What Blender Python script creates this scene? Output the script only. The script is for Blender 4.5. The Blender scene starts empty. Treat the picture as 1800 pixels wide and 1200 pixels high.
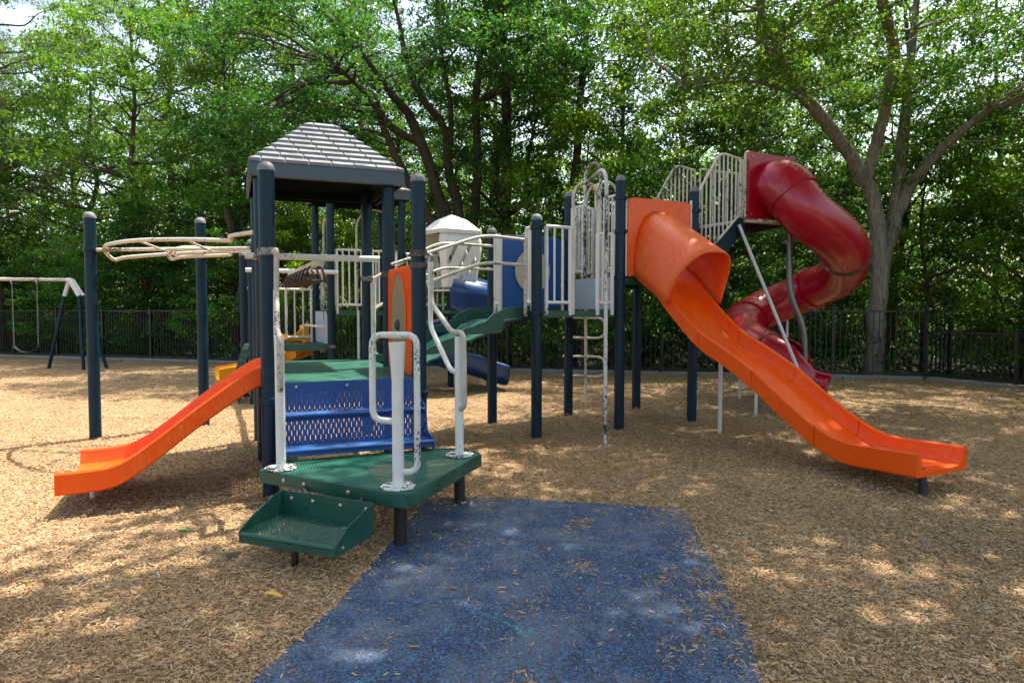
import bpy, bmesh, math, random
import numpy as np
from mathutils import Vector, Matrix, noise as mnoise

random.seed(7)
rng = np.random.default_rng(7)
C = bpy.context.scene.collection
SC = bpy.context.scene
PI = math.pi

# ------------------------------------------------------------------ camera
cam_d = bpy.data.cameras.new('camera'); cam = bpy.data.objects.new('camera', cam_d); C.objects.link(cam)
cam_d.sensor_width = 36; cam_d.lens = 24; cam_d.clip_end = 500; cam_d.clip_start = 0.05
cam.location = (0, 0.04, 1.5)
cam.rotation_euler = (math.radians(90 - 2.62), 0, 0)
SC.camera = cam

# ------------------------------------------------------------------ world, sun, exposure
SUN = Vector((0.30, 0.30, 1.0)).normalized()
EL = math.asin(SUN.z); AZ = math.atan2(SUN.x, SUN.y)
w = bpy.data.worlds.new('World'); SC.world = w; w.use_nodes = True
nt = w.node_tree; bgn = nt.nodes['Background']
sky = nt.nodes.new('ShaderNodeTexSky'); sky.sky_type = 'NISHITA'; sky.sun_disc = False
sky.sun_elevation = EL; sky.sun_rotation = AZ; sky.air_density = 1.2; sky.dust_density = 3.0; sky.ozone_density = 1.0
tint = nt.nodes.new('ShaderNodeMix'); tint.data_type = 'RGBA'; tint.blend_type = 'MULTIPLY'; tint.inputs[0].default_value = 1; tint.inputs[7].default_value = (1.0, 0.95, 0.86, 1)
nt.links.new(sky.outputs[0], tint.inputs[6]); nt.links.new(tint.outputs[2], bgn.inputs[0]); bgn.inputs[1].default_value = 0.15
sd = bpy.data.lights.new('sun', 'SUN'); sd.energy = 3.6; sd.angle = math.radians(0.55); sd.color = (1.0, 0.94, 0.84)
so = bpy.data.objects.new('sun', sd); C.objects.link(so); so.rotation_euler = SUN.to_track_quat('Z', 'Y').to_euler(); so.location = (0, 0, 40)
SC.view_settings.view_transform = 'Standard'; SC.view_settings.look = 'None'
SC.view_settings.exposure = 1.58; SC.view_settings.gamma = 1; SC.view_settings.use_curve_mapping = False
SC.cycles.max_bounces = 7; SC.cycles.transparent_max_bounces = 12
SC.cycles.diffuse_bounces = 4; SC.cycles.transmission_bounces = 4; SC.cycles.caustics_reflective = False; SC.cycles.caustics_refractive = False

# ------------------------------------------------------------------ materials
def new_mat(name):
    m = bpy.data.materials.new(name); m.use_nodes = True
    nt = m.node_tree; b = nt.nodes['Principled BSDF']
    return m, nt, b
def nd(nt, t, **kw):
    n = nt.nodes.new(t)
    for k, v in kw.items():
        if k in n.inputs.keys(): n.inputs[k].default_value = v
        else: setattr(n, k, v)
    return n
def ramp(nt, fac, stops, interp='LINEAR'):
    r = nt.nodes.new('ShaderNodeValToRGB'); r.color_ramp.interpolation = interp
    els = r.color_ramp.elements
    while len(els) < len(stops): els.new(0.5)
    for e, (p, c) in zip(els, stops):
        e.position = p; e.color = (c[0], c[1], c[2], 1) if len(c) == 3 else c
    nt.links.new(fac, r.inputs[0]); return r.outputs[0]
def mixc(nt, fac, a, b):
    m = nt.nodes.new('ShaderNodeMix'); m.data_type = 'RGBA'
    for s, v in ((m.inputs[6], a), (m.inputs[7], b)):
        if isinstance(v, (tuple, list)): s.default_value = (*v[:3], 1)
        else: nt.links.new(v, s)
    if isinstance(fac, (int, float)): m.inputs[0].default_value = fac
    else: nt.links.new(fac, m.inputs[0])
    return m.outputs[2]
def math_(nt, op, a, b=None, c=None):
    m = nt.nodes.new('ShaderNodeMath'); m.operation = op
    for i, v in enumerate((a, b, c)):
        if v is None: continue
        if isinstance(v, (int, float)): m.inputs[i].default_value = v
        else: nt.links.new(v, m.inputs[i])
    return m.outputs[0]
def noise_(nt, scale, detail=4, rough=0.6, vec=None, dist=0):
    n = nt.nodes.new('ShaderNodeTexNoise'); n.inputs['Scale'].default_value = scale
    n.inputs['Detail'].default_value = detail; n.inputs['Roughness'].default_value = rough; n.inputs['Distortion'].default_value = dist
    if vec is not None: nt.links.new(vec, n.inputs['Vector'])
    return n.outputs[0]
def coord(nt, rotz=0, scale=(1, 1, 1)):
    tc = nt.nodes.new('ShaderNodeTexCoord'); mp = nt.nodes.new('ShaderNodeMapping')
    mp.inputs['Rotation'].default_value = (0, 0, rotz); mp.inputs['Scale'].default_value = scale
    nt.links.new(tc.outputs['Object'], mp.inputs[0]); return mp.outputs[0]
def bump(nt, b, h, strength, dist=0.01):
    n = nt.nodes.new('ShaderNodeBump'); n.inputs['Strength'].default_value = strength; n.inputs['Distance'].default_value = dist
    nt.links.new(h, n.inputs['Height']); nt.links.new(n.outputs[0], b.inputs['Normal'])

def plastic(name, col, rough=0.32, fade=None, fade_amt=0.35, scale=2.5, bumpy=0.02, coat=0.0, lane=None, lanecol=(0.9, 0.3, 0.1)):
    """moulded or painted surface with faded clouds, fine scratches and grime"""
    m, nt, b = new_mat(name); v = coord(nt)
    n1 = noise_(nt, scale, 5, 0.65, v, 0.6); n2 = noise_(nt, 90, 3, 0.7, coord(nt, 0.4, (1, 1, 0.15)))
    fade = fade or tuple(min(1, c * 1.4 + 0.04) for c in col)
    c1 = mixc(nt, math_(nt, 'MULTIPLY', ramp(nt, n1, [(0.35, (0, 0, 0)), (0.75, (1, 1, 1))]), fade_amt), col, fade)
    dk = tuple(c * 0.55 for c in col)
    c2 = mixc(nt, math_(nt, 'MULTIPLY', ramp(nt, n2, [(0.62, (0, 0, 0)), (0.75, (1, 1, 1))]), 0.3), c1, dk)
    if lane is not None:   # fine scratches running down the slide
        n3 = noise_(nt, 30, 4, 0.75, coord(nt, lane, (1, 0.05, 0.4))); n4 = noise_(nt, 1.3, 2, 0.5, v)
        c2 = mixc(nt, math_(nt, 'MULTIPLY', math_(nt, 'MULTIPLY', ramp(nt, n3, [(0.52, (0, 0, 0)), (0.66, (1, 1, 1))]), ramp(nt, n4, [(0.35, (0, 0, 0)), (0.6, (1, 1, 1))])), 0.45), c2, lanecol)
    nt.links.new(c2, b.inputs['Base Color'])
    nt.links.new(ramp(nt, n1, [(0.3, (rough * 0.75,) * 3), (0.8, (min(1, rough * 1.6),) * 3)]), b.inputs['Roughness'])
    if coat: b.inputs['Coat Weight'].default_value = coat; b.inputs['Coat Roughness'].default_value = 0.15
    bump(nt, b, noise_(nt, 40, 3, 0.6, v), 0.15, bumpy * 0.1)
    return m
def chipped(name, base, under, amt=0.60, rough=0.4, scale=55, grime=(0.42, 0.33, 0.2), grimeamt=0.45, dark2=(0.03, 0.02, 0.016)):
    """pale powder coat, yellowed and chipped through to dark metal"""
    m, nt, b = new_mat(name); v = coord(nt)
    big = noise_(nt, 1.8, 3, 0.6, v); fine = noise_(nt, scale, 4, 0.75, coord(nt, 0, (1, 1, 0.45)))
    s = math_(nt, 'ADD', math_(nt, 'MULTIPLY', big, 0.55), math_(nt, 'MULTIPLY', fine, 0.62))
    chip = ramp(nt, s, [(amt, (0, 0, 0)), (amt + 0.015, (1, 1, 1))])
    gr = ramp(nt, noise_(nt, 7, 5, 0.7, v), [(0.42, (0, 0, 0)), (0.8, (1, 1, 1))])
    c1 = mixc(nt, math_(nt, 'MULTIPLY', gr, grimeamt), base, grime)
    rust = mixc(nt, noise_(nt, 14, 3, 0.6, v), under, dark2)
    nt.links.new(mixc(nt, chip, c1, rust), b.inputs['Base Color'])
    b.inputs['Roughness'].default_value = rough
    bump(nt, b, math_(nt, 'SUBTRACT', 1.0, chip), 0.3, 0.002)
    return m
def perf(name, col, rot, px, py, hx, hy, axis='XY', stagger=False, rough=0.38, fade_amt=0.3):
    """coated sheet punched with rows of holes (the holes are open)"""
    m = plastic(name, col, rough, fade_amt=fade_amt); nt = m.node_tree; b = nt.nodes['Principled BSDF']
    v = coord(nt, rot); sp = nt.nodes.new('ShaderNodeSeparateXYZ'); nt.links.new(v, sp.inputs[0])
    X = sp.outputs[0]; Y = sp.outputs[1] if axis == 'XY' else sp.outputs[2]
    u = math_(nt, 'DIVIDE', X, px); vv = math_(nt, 'DIVIDE', Y, py)
    if stagger:
        vv = math_(nt, 'ADD', vv, math_(nt, 'MULTIPLY', math_(nt, 'FLOORED_MODULO', math_(nt, 'FLOOR', u), 2.0), 0.5))
    fu = math_(nt, 'ABSOLUTE', math_(nt, 'SUBTRACT', math_(nt, 'FRACT', u), 0.5)); fv = math_(nt, 'ABSOLUTE', math_(nt, 'SUBTRACT', math_(nt, 'FRACT', vv), 0.5))
    hole = math_(nt, 'MULTIPLY', math_(nt, 'LESS_THAN', fu, hx / 2), math_(nt, 'LESS_THAN', fv, hy / 2))
    tr = nt.nodes.new('ShaderNodeBsdfTransparent'); mx = nt.nodes.new('ShaderNodeMixShader')
    nt.links.new(hole, mx.inputs[0]); nt.links.new(b.outputs[0], mx.inputs[1]); nt.links.new(tr.outputs[0], mx.inputs[2])
    nt.links.new(mx.outputs[0], nt.nodes['Material Output'].inputs[0])
    return m

AF = math.atan2(0.46, 1.13)     # front tower turned this much
AR = math.radians(27.5)    # right hand decks
AB = math.atan2(0.56, 1.085)    # rear tower
M = {}
M['post'] = plastic('navy_painted_steel', (0.002, 0.019, 0.038), 0.36, (0.010, 0.040, 0.066), 0.5, 3.5)
M['post'].node_tree.nodes['Principled BSDF'].inputs['Specular IOR Level'].default_value = 0.25
M['speck'] = chipped('speckled_white_pipe', (0.66, 0.65, 0.61), (0.05, 0.04, 0.035), 0.645, 0.4, 95, grimeamt=0.35)
M['cap'] = plastic('weathered_grey_cap', (0.13, 0.14, 0.15), 0.7, (0.3, 0.3, 0.3), 0.7, 30)
M['clamp'] = chipped('worn_collar', (0.25, 0.25, 0.24), (0.08, 0.06, 0.05), 0.55, 0.6)
M['white'] = chipped('chipped_white_pipe', (0.72, 0.71, 0.68), (0.06, 0.045, 0.04), 0.70, 0.38, grimeamt=0.25)
M['cream'] = chipped('yellowed_cream_pipe', (0.66, 0.62, 0.53), (0.10, 0.06, 0.04), 0.66, 0.4, grime=(0.32, 0.2, 0.1))
M['worn'] = chipped('worn_pipe', (0.5, 0.46, 0.4), (0.05, 0.045, 0.04), 0.63, 0.5, grime=(0.22, 0.15, 0.09), grimeamt=0.6)
M['black_worn'] = chipped('black_peeled_pipe', (0.6, 0.6, 0.58), (0.02, 0.02, 0.022), 0.60, 0.5)
M['flakewhite'] = chipped('flaking_white_plate', (0.74, 0.74, 0.72), (0.10, 0.05, 0.03), 0.625, 0.5, 22, grimeamt=0.15)
M['whiteplain'] = plastic('white_pole', (0.62, 0.62, 0.64), 0.4, fade_amt=0.2)
M['galv'] = plastic('grey_galvanised', (0.16, 0.16, 0.165), 0.35, (0.3, 0.3, 0.3), 0.5); M['galv'].node_tree.nodes['Principled BSDF'].inputs['Metallic'].default_value = 0.7
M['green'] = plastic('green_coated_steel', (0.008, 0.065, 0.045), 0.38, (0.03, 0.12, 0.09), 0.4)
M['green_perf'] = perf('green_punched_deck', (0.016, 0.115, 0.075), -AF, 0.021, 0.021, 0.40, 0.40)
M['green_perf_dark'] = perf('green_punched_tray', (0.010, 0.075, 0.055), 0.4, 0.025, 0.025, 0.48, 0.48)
M['green_perf_r'] = perf('green_punched_deck_right', (0.012, 0.08, 0.055), -AR, 0.019, 0.019, 0.48, 0.48)
M['bluestep'] = plastic('blue_coated_step', (0.004, 0.054, 0.21), 0.34, (0.008, 0.072, 0.26), 0.35)
M['blue_tread'] = perf('blue_punched_tread', (0.035, 0.13, 0.38), -AF, 0.022, 0.013, 0.5, 0.45)  # lighter than the riser blue: sheen of lit treads put into the colour
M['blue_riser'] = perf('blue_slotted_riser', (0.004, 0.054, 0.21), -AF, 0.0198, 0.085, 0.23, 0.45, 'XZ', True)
M['orange'] = plastic('orange_moulded_plastic', (0.86, 0.080, 0.0), 0.34, (0.82, 0.13, 0.004), 0.4, 2.6, lane=-AR, lanecol=(0.86, 0.24, 0.06)); M['orange'].node_tree.nodes['Principled BSDF'].inputs['Specular IOR Level'].default_value = 0.35
M['orange_faded'] = plastic('faded_orange_plastic', (0.88, 0.10, 0.004), 0.42, (0.82, 0.20, 0.06), 0.5, 2.2, lane=-AR, lanecol=(0.80, 0.34, 0.2))
M['red'] = plastic('dark_red_moulded_plastic', (0.38, 0.001, 0.016), 0.24, (0.38, 0.006, 0.03), 0.4, 1.5, coat=0.25, lane=0.6, lanecol=(0.42, 0.02, 0.04))
M['blue'] = plastic('blue_moulded_plastic', (0.001, 0.034, 0.15), 0.28, (0.003, 0.06, 0.22), 0.3, 1.5, coat=0.2)
M['bluepanel'] = plastic('blue_play_panel', (0.001, 0.075, 0.30), 0.4, (0.004, 0.10, 0.34))
M['yellow'] = plastic('yellow_moulded_plastic', (0.74, 0.30, 0.003), 0.35, (0.78, 0.36, 0.02), 0.3)
M['tan'] = plastic('tan_disc', (0.24, 0.18, 0.10), 0.55, (0.4, 0.34, 0.22), 0.5, 5)
M['tanlight'] = plastic('pale_tan_disc', (0.55, 0.47, 0.34), 0.5, (0.6, 0.55, 0.42), 0.5, 5)
M['brown'] = plastic('brown_rubber_handle', (0.035, 0.014, 0.01), 0.5)
M['ivory'] = plastic('weathered_white_plastic', (0.80, 0.80, 0.77), 0.5, (0.58, 0.57, 0.53), 0.5, 2.5)
M['riser'] = plastic('pale_blue_riser', (0.42, 0.48, 0.56), 0.4, (0.5, 0.5, 0.5), 0.4)
M['roof'] = plastic('grey_roof_shingle', (0.13, 0.14, 0.155), 0.45, (0.25, 0.26, 0.27), 0.8, 6)
M['fascia'] = plastic('slate_blue_fascia', (0.045, 0.07, 0.09), 0.45, (0.10, 0.12, 0.14), 0.5, 4)
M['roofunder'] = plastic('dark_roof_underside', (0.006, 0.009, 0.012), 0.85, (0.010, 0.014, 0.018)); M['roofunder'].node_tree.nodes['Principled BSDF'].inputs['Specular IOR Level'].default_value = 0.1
M['black'] = plastic('black_fence_paint', (0.008, 0.008, 0.010), 0.4, (0.03, 0.03, 0.03), 0.3)
M['blackleg'] = plastic('black_steel_leg', (0.012, 0.010, 0.010), 0.4, (0.05, 0.035, 0.03), 0.4)
M['rubber'] = plastic('black_rubber', (0.03, 0.03, 0.035), 0.6)
M['bolt'] = plastic('steel_bolt', (0.35, 0.34, 0.33), 0.3); M['bolt'].node_tree.nodes['Principled BSDF'].inputs['Metallic'].default_value = 0.8
M['concrete'] = plastic('concrete_curb', (0.20, 0.18, 0.16), 0.9, (0.32, 0.29, 0.25), 0.6, 6, 0.3)

def mat_bark(name, dark, light, sc=1.0):
    m, nt, b = new_mat(name); v = coord(nt, 0, (1, 1, 0.22))
    n = noise_(nt, 22 * sc, 6, 0.7, v, 0.8); big = noise_(nt, 1.6, 3, 0.6, coord(nt))
    c = ramp(nt, math_(nt, 'ADD', math_(nt, 'MULTIPLY', n, 0.7), math_(nt, 'MULTIPLY', big, 0.3)), [(0.35, dark), (0.62, light)])
    nt.links.new(c, b.inputs['Base Color']); b.inputs['Roughness'].default_value = 0.9
    bump(nt, b, n, 0.8, 0.03); return m
M['bark_dark'] = mat_bark('dark_brown_bark', (0.02, 0.014, 0.01), (0.10, 0.075, 0.055))
M['bark_pale'] = mat_bark('pale_grey_bark', (0.07, 0.055, 0.04), (0.36, 0.33, 0.28), 0.9)

def mat_leaf(name, cols, trans=0.5, rough=0.42):
    m, nt, b = new_mat(name)
    g = nt.nodes.new('ShaderNodeNewGeometry'); oi = nt.nodes.new('ShaderNodeObjectInfo')
    r = math_(nt, 'FRACT', math_(nt, 'ADD', g.outputs['Random Per Island'], math_(nt, 'MULTIPLY', oi.outputs['Random'], 0.01)))
    n = len(cols); c = ramp(nt, r, [(i / (n - 1), k) for i, k in enumerate(cols)])
    hs = nt.nodes.new('ShaderNodeHueSaturation'); nt.links.new(c, hs.inputs['Color'])
    nt.links.new(math_(nt, 'ADD', math_(nt, 'MULTIPLY', oi.outputs['Random'], 0.035), 0.483), hs.inputs['Hue'])
    nt.links.new(math_(nt, 'ADD', math_(nt, 'MULTIPLY', oi.outputs['Random'], 0.35), 0.82), hs.inputs['Value'])
    nt.links.new(hs.outputs[0], b.inputs['Base Color']); b.inputs['Roughness'].default_value = rough
    b.inputs['Specular IOR Level'].default_value = 0.35
    t = nt.nodes.new('ShaderNodeBsdfTranslucent'); hs2 = nt.nodes.new('ShaderNodeHueSaturation')
    hs2.inputs['Hue'].default_value = 0.475; hs2.inputs['Saturation'].default_value = 1.15; hs2.inputs['Value'].default_value = 2.2
    nt.links.new(hs.outputs[0], hs2.inputs['Color']); nt.links.new(hs2.outputs[0], t.inputs[0])
    mx = nt.nodes.new('ShaderNodeMixShader'); mx.inputs[0].default_value = trans
    nt.links.new(b.outputs[0], mx.inputs[1]); nt.links.new(t.outputs[0], mx.inputs[2]); nt.links.new(mx.outputs[0], nt.nodes['Material Output'].inputs[0])
    return m
M['leaf'] = mat_leaf('broad_leaves', [(0.024, 0.075, 0.014), (0.048, 0.125, 0.022), (0.09, 0.185, 0.026), (0.034, 0.095, 0.02), (0.12, 0.23, 0.04)], 0.48)
M['leaf_dark'] = mat_leaf('dark_leaves', [(0.016, 0.060, 0.014), (0.03, 0.088, 0.02), (0.05, 0.13, 0.026), (0.022, 0.07, 0.018)], 0.42)
M['leaf_bright'] = mat_leaf('bright_leaves', [(0.085, 0.19, 0.024), (0.12, 0.24, 0.03), (0.17, 0.30, 0.05), (0.065, 0.15, 0.026)], 0.55)
M['needle'] = mat_leaf('pine_needles', [(0.05, 0.085, 0.025), (0.075, 0.11, 0.035), (0.10, 0.12, 0.05)], 0.25)

# mulch
def mat_mulch():
    m, nt, b = new_mat('wood_mulch'); v = coord(nt)
    outs = []
    for rot, sx in ((0.3, 1), (1.4, 1), (2.5, 1)):
        vo = nt.nodes.new('ShaderNodeTexVoronoi'); vo.inputs['Scale'].default_value = 1
        mp = nt.nodes.new('ShaderNodeMapping'); mp.inputs['Rotation'].default_value = (0, 0, rot); mp.inputs['Scale'].default_value = (26, 95, 1)
        tc = nt.nodes.new('ShaderNodeTexCoord'); nt.links.new(tc.outputs['Object'], mp.inputs[0]); nt.links.new(mp.outputs[0], vo.inputs['Vector'])
        outs.append(vo)
    sel = noise_(nt, 60, 1, 0.5, v); sel2 = noise_(nt, 47, 1, 0.5, coord(nt, 1.0))
    ca = mixc(nt, math_(nt, 'GREATER_THAN', sel, 0.5), outs[0].outputs['Color'], outs[1].outputs['Color'])
    cb = mixc(nt, math_(nt, 'GREATER_THAN', sel2, 0.52), ca, outs[2].outputs['Color'])
    bw = nt.nodes.new('ShaderNodeSeparateColor'); nt.links.new(cb, bw.inputs[0])
    c = ramp(nt, bw.outputs[0], [(0.0, (0.10, 0.055, 0.025)), (0.25, (0.22, 0.13, 0.06)), (0.6, (0.40, 0.262, 0.115)), (1.0, (0.56, 0.40, 0.20))])
    big = ramp(nt, noise_(nt, 0.7, 4, 0.6, v), [(0.3, (0.80, 0.78, 0.76)), (0.7, (1.06, 1.03, 1.0))])
    mm = nt.nodes.new('ShaderNodeMix'); mm.data_type = 'RGBA'; mm.blend_type = 'MULTIPLY'; mm.inputs[0].default_value = 1
    nt.links.new(c, mm.inputs[6]); nt.links.new(big, mm.inputs[7]); nt.links.new(mm.outputs[2], b.inputs['Base Color'])
    b.inputs['Roughness'].default_value = 0.9
    bump(nt, b, bw.outputs[1], 0.9, 0.012); return m
M['mulch'] = mat_mulch()
def mat_chip():
    m, nt, b = new_mat('wood_chip'); g = nt.nodes.new('ShaderNodeNewGeometry')
    c = ramp(nt, g.outputs['Random Per Island'], [(0.0, (0.10, 0.050, 0.021)), (0.2, (0.31, 0.176, 0.078)), (0.5, (0.51, 0.318, 0.155)), (0.82, (0.65, 0.435, 0.235)), (0.93, (0.42, 0.35, 0.26)), (1.0, (0.76, 0.62, 0.41))])
    n = noise_(nt, 160, 2, 0.6, coord(nt))
    c2 = mixc(nt, math_(nt, 'MULTIPLY', n, 0.35), c, (0.16, 0.10, 0.05))
    st = ramp(nt, noise_(nt, 0.8, 5, 0.65, coord(nt), 0.5), [(0.35, (0.84, 0.81, 0.78)), (0.6, (1.08, 1.06, 1.03))])
    mm = nt.nodes.new('ShaderNodeMix'); mm.data_type = 'RGBA'; mm.blend_type = 'MULTIPLY'; mm.inputs[0].default_value = 1
    nt.links.new(c2, mm.inputs[6]); nt.links.new(st, mm.inputs[7]); nt.links.new(mm.outputs[2], b.inputs['Base Color']); b.inputs['Roughness'].default_value = 0.85; return m
M['chip'] = mat_chip()
def mat_soil():
    m, nt, b = new_mat('forest_litter'); v = coord(nt)
    c = ramp(nt, noise_(nt, 9, 6, 0.75, v), [(0.3, (0.02, 0.022, 0.010)), (0.6, (0.06, 0.05, 0.025)), (0.8, (0.10, 0.085, 0.04))])
    nt.links.new(c, b.inputs['Base Color']); b.inputs['Roughness'].default_value = 0.95; bump(nt, b, noise_(nt, 30, 4, 0.7, v), 0.8, 0.03); return m
M['soil'] = mat_soil()
def mat_rubber():
    m, nt, b = new_mat('blue_rubber_granules'); v = coord(nt)
    vo = nt.nodes.new('ShaderNodeTexVoronoi'); vo.inputs['Scale'].default_value = 125; nt.links.new(v, vo.inputs['Vector'])
    sc = nt.nodes.new('ShaderNodeSeparateColor'); nt.links.new(vo.outputs['Color'], sc.inputs[0])
    c = ramp(nt, sc.outputs[0], [(0.0, (0.004, 0.006, 0.012)), (0.36, (0.006, 0.013, 0.035)), (0.44, (0.010, 0.042, 0.125)), (0.75, (0.020, 0.068, 0.18)), (1.0, (0.07, 0.16, 0.31))])
    dust = ramp(nt, noise_(nt, 2.6, 6, 0.7, v, 0.5), [(0.45, (0, 0, 0)), (0.75, (1, 1, 1))])
    c = mixc(nt, math_(nt, 'ADD', math_(nt, 'MULTIPLY', dust, 0.42), 0.05), c, (0.26, 0.27, 0.28))
    nt.links.new(c, b.inputs['Base Color']); b.inputs['Roughness'].default_value = 0.75
    bump(nt, b, vo.outputs['Distance'], 0.6, 0.004); return m
M['rubbermat'] = mat_rubber()
def mat_chalk():
    m, nt, b = new_mat('teal_chalk'); v = coord(nt)
    b.inputs['Base Color'].default_value = (0.12, 0.42, 0.50, 1); b.inputs['Roughness'].default_value = 0.95
    f = ramp(nt, noise_(nt, 170, 2, 0.7, v), [(0.50, (0, 0, 0)), (0.60, (1, 1, 1))])
    g = ramp(nt, noise_(nt, 5, 2, 0.6, v), [(0.35, (0, 0, 0)), (0.6, (1, 1, 1))])
    tr = nt.nodes.new('ShaderNodeBsdfTransparent'); mx = nt.nodes.new('ShaderNodeMixShader')
    nt.links.new(math_(nt, 'MULTIPLY', math_(nt, 'MULTIPLY', f, g), 0.85), mx.inputs[0]); nt.links.new(tr.outputs[0], mx.inputs[1]); nt.links.new(b.outputs[0], mx.inputs[2])
    nt.links.new(mx.outputs[0], nt.nodes['Material Output'].inputs[0]); return m
M['chalk'] = mat_chalk()

# ------------------------------------------------------------------ mesh helper
def catmull(P, n=8, closed=False):
    P = [Vector(p) for p in P]; out = []
    N = len(P)
    for i in range(N if closed else N - 1):
        if closed: a, b, c, d = P[(i - 1) % N], P[i], P[(i + 1) % N], P[(i + 2) % N]
        else: a, b, c, d = P[max(i - 1, 0)], P[i], P[i + 1], P[min(i + 2, N - 1)]
        for k in range(n):
            t = k / n
            out.append(0.5 * ((2 * b) + (c - a) * t + (2 * a - 5 * b + 4 * c - d) * t * t + (3 * b - a - 3 * c + d) * t ** 3))
    if not closed: out.append(P[-1])
    return out
def fillet(P, r=0.06, n=5):
    """polyline with rounded bends"""
    P = [Vector(p) for p in P]; out = [P[0]]
    for i in range(1, len(P) - 1):
        a, b, c = P[i - 1], P[i], P[i + 1]
        da = (a - b); dc = (c - b); rr = min(r, da.length * 0.48, dc.length * 0.48)
        p0 = b + da.normalized() * rr; p1 = b + dc.normalized() * rr
        for k in range(n + 1):
            t = k / n; out.append(p0 * (1 - t) ** 2 + b * 2 * t * (1 - t) + p1 * t * t)
    out.append(P[-1]); return out

class MB:
    def __init__(s): s.v = []; s.f = []
    def add(s, vs, fs):
        o = len(s.v); s.v += [tuple(x) for x in vs]; s.f += [tuple(i + o for i in f) for f in fs]; return s
    def box(s, c, size, rz=0):
        cx, cy, cz = c; a, b, h = size[0] / 2, size[1] / 2, size[2] / 2; ca, sa = math.cos(rz), math.sin(rz)
        vs = []
        for z in (-h, h):
            for x, y in ((-a, -b), (a, -b), (a, b), (-a, b)): vs.append((cx + x * ca - y * sa, cy + x * sa + y * ca, cz + z))
        return s.add(vs, [(3, 2, 1, 0), (4, 5, 6, 7), (0, 1, 5, 4), (1, 2, 6, 5), (2, 3, 7, 6), (3, 0, 4, 7)])
    def prism(s, poly, z0, z1):
        n = len(poly); vs = [(p[0], p[1], z0) for p in poly] + [(p[0], p[1], z1) for p in poly]
        return s.add(vs, [tuple(range(n - 1, -1, -1)), tuple(range(n, 2 * n))] + [(i, (i + 1) % n, n + (i + 1) % n, n + i) for i in range(n)])
    def slab(s, poly3, off):
        """any planar polygon given thickness by the vector off"""
        off = Vector(off); n = len(poly3); vs = [Vector(p) for p in poly3]; vs += [p + off for p in vs]
        return s.add(vs, [tuple(range(n - 1, -1, -1)), tuple(range(n, 2 * n))] + [(i, (i + 1) % n, n + (i + 1) % n, n + i) for i in range(n)])
    def loft(s, rings, close=True, caps=True):
        n = len(rings[0]); vs = [p for r in rings for p in r]; fs = []
        for i in range(len(rings) - 1):
            for j in range(n if close else n - 1):
                k = (j + 1) % n; fs.append((i * n + j, i * n + k, (i + 1) * n + k, (i + 1) * n + j))
        if caps and close: fs.append(tuple(range(n - 1, -1, -1))); fs.append(tuple((len(rings) - 1) * n + j for j in range(n)))
        return s.add(vs, fs)
    def tube(s, P, r, seg=10, caps=True):
        P = [Vector(p) for p in P]; rr = r if isinstance(r, (list, tuple)) else [r] * len(P)
        up = None; rings = []
        for i, p in enumerate(P):
            t = (P[min(i + 1, len(P) - 1)] - P[max(i - 1, 0)]).normalized()
            if up is None:
                a = Vector((0, 0, 1)) if abs(t.z) < 0.9 else Vector((1, 0, 0)); up = (a - t * a.dot(t)).normalized()
            else:
                up = up - t * up.dot(t); up = up.normalized() if up.length > 1e-6 else t.orthogonal().normalized()
            b = t.cross(up); rings.append([p + (up * math.cos(2 * PI * k / seg) + b * math.sin(2 * PI * k / seg)) * rr[i] for k in range(seg)])
        return s.loft(rings, True, caps)
    def cyl(s, p0, p1, r, seg=12): return s.tube([p0, p1], r, seg)
    def lathe(s, c, prof, seg=20, axis=None):
        """prof = (radius, height) list, about z (or a given axis) through c"""
        c = Vector(c); z = Vector(axis).normalized() if axis else Vector((0, 0, 1)); x = z.orthogonal().normalized(); y = z.cross(x)
        return s.loft([[c + z * h + (x * math.cos(2 * PI * k / seg) + y * math.sin(2 * PI * k / seg)) * max(r, 1e-4) for k in range(seg)] for r, h in prof], True, True)
    def torus(s, P, r, seg=8):
        P = [Vector(p) for p in P]; return s.tube(P + [P[0]], r, seg, False)
    def build(s, name, mat, parent=None, bevel=0, smooth=True, solid=0, offset=-1, angle=38, label=None):
        me = bpy.data.meshes.new(name)
        off = Vector(parent.matrix_world.translation) if parent else Vector((0, 0, 0))
        if parent: off = world_loc(parent)
        me.from_pydata([(x - off.x, y - off.y, z - off.z) for x, y, z in s.v], [], s.f)
        me.materials.append(mat)
        bm = bmesh.new(); bm.from_mesh(me); bmesh.ops.recalc_face_normals(bm, faces=bm.faces)
        if smooth:
            for f in bm.faces: f.smooth = True
            for e in bm.edges:
                if len(e.link_faces) == 2 and e.calc_face_angle(0) > math.radians(angle): e.smooth = False
        bm.to_mesh(me); bm.free()
        o = bpy.data.objects.new(name, me); C.objects.link(o)
        if parent: o.parent = parent
        if solid:
            m = o.modifiers.new('Solidify', 'SOLIDIFY'); m.thickness = solid; m.offset = offset
        if bevel:
            m = o.modifiers.new('Bevel', 'BEVEL'); m.width = bevel; m.segments = 2; m.limit_method = 'ANGLE'; m.angle_limit = math.radians(40); m.harden_normals = False
        if label: o['label'] = label
        return o
def world_loc(o):
    v = Vector(o.location)
    while o.parent: o = o.parent; v = v + Vector(o.location)
    return v
def tag(o, label=None, cat=None, group=None, kind=None):
    for k, v in (('label', label), ('category', cat), ('group', group), ('kind', kind)):
        if v: o[k] = v
    return o
def empty(name, loc, label, cat, group=None):
    o = bpy.data.objects.new(name, None); o.location = loc; o.empty_display_size = 0.1; C.objects.link(o); return tag(o, label, cat, group)

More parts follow.
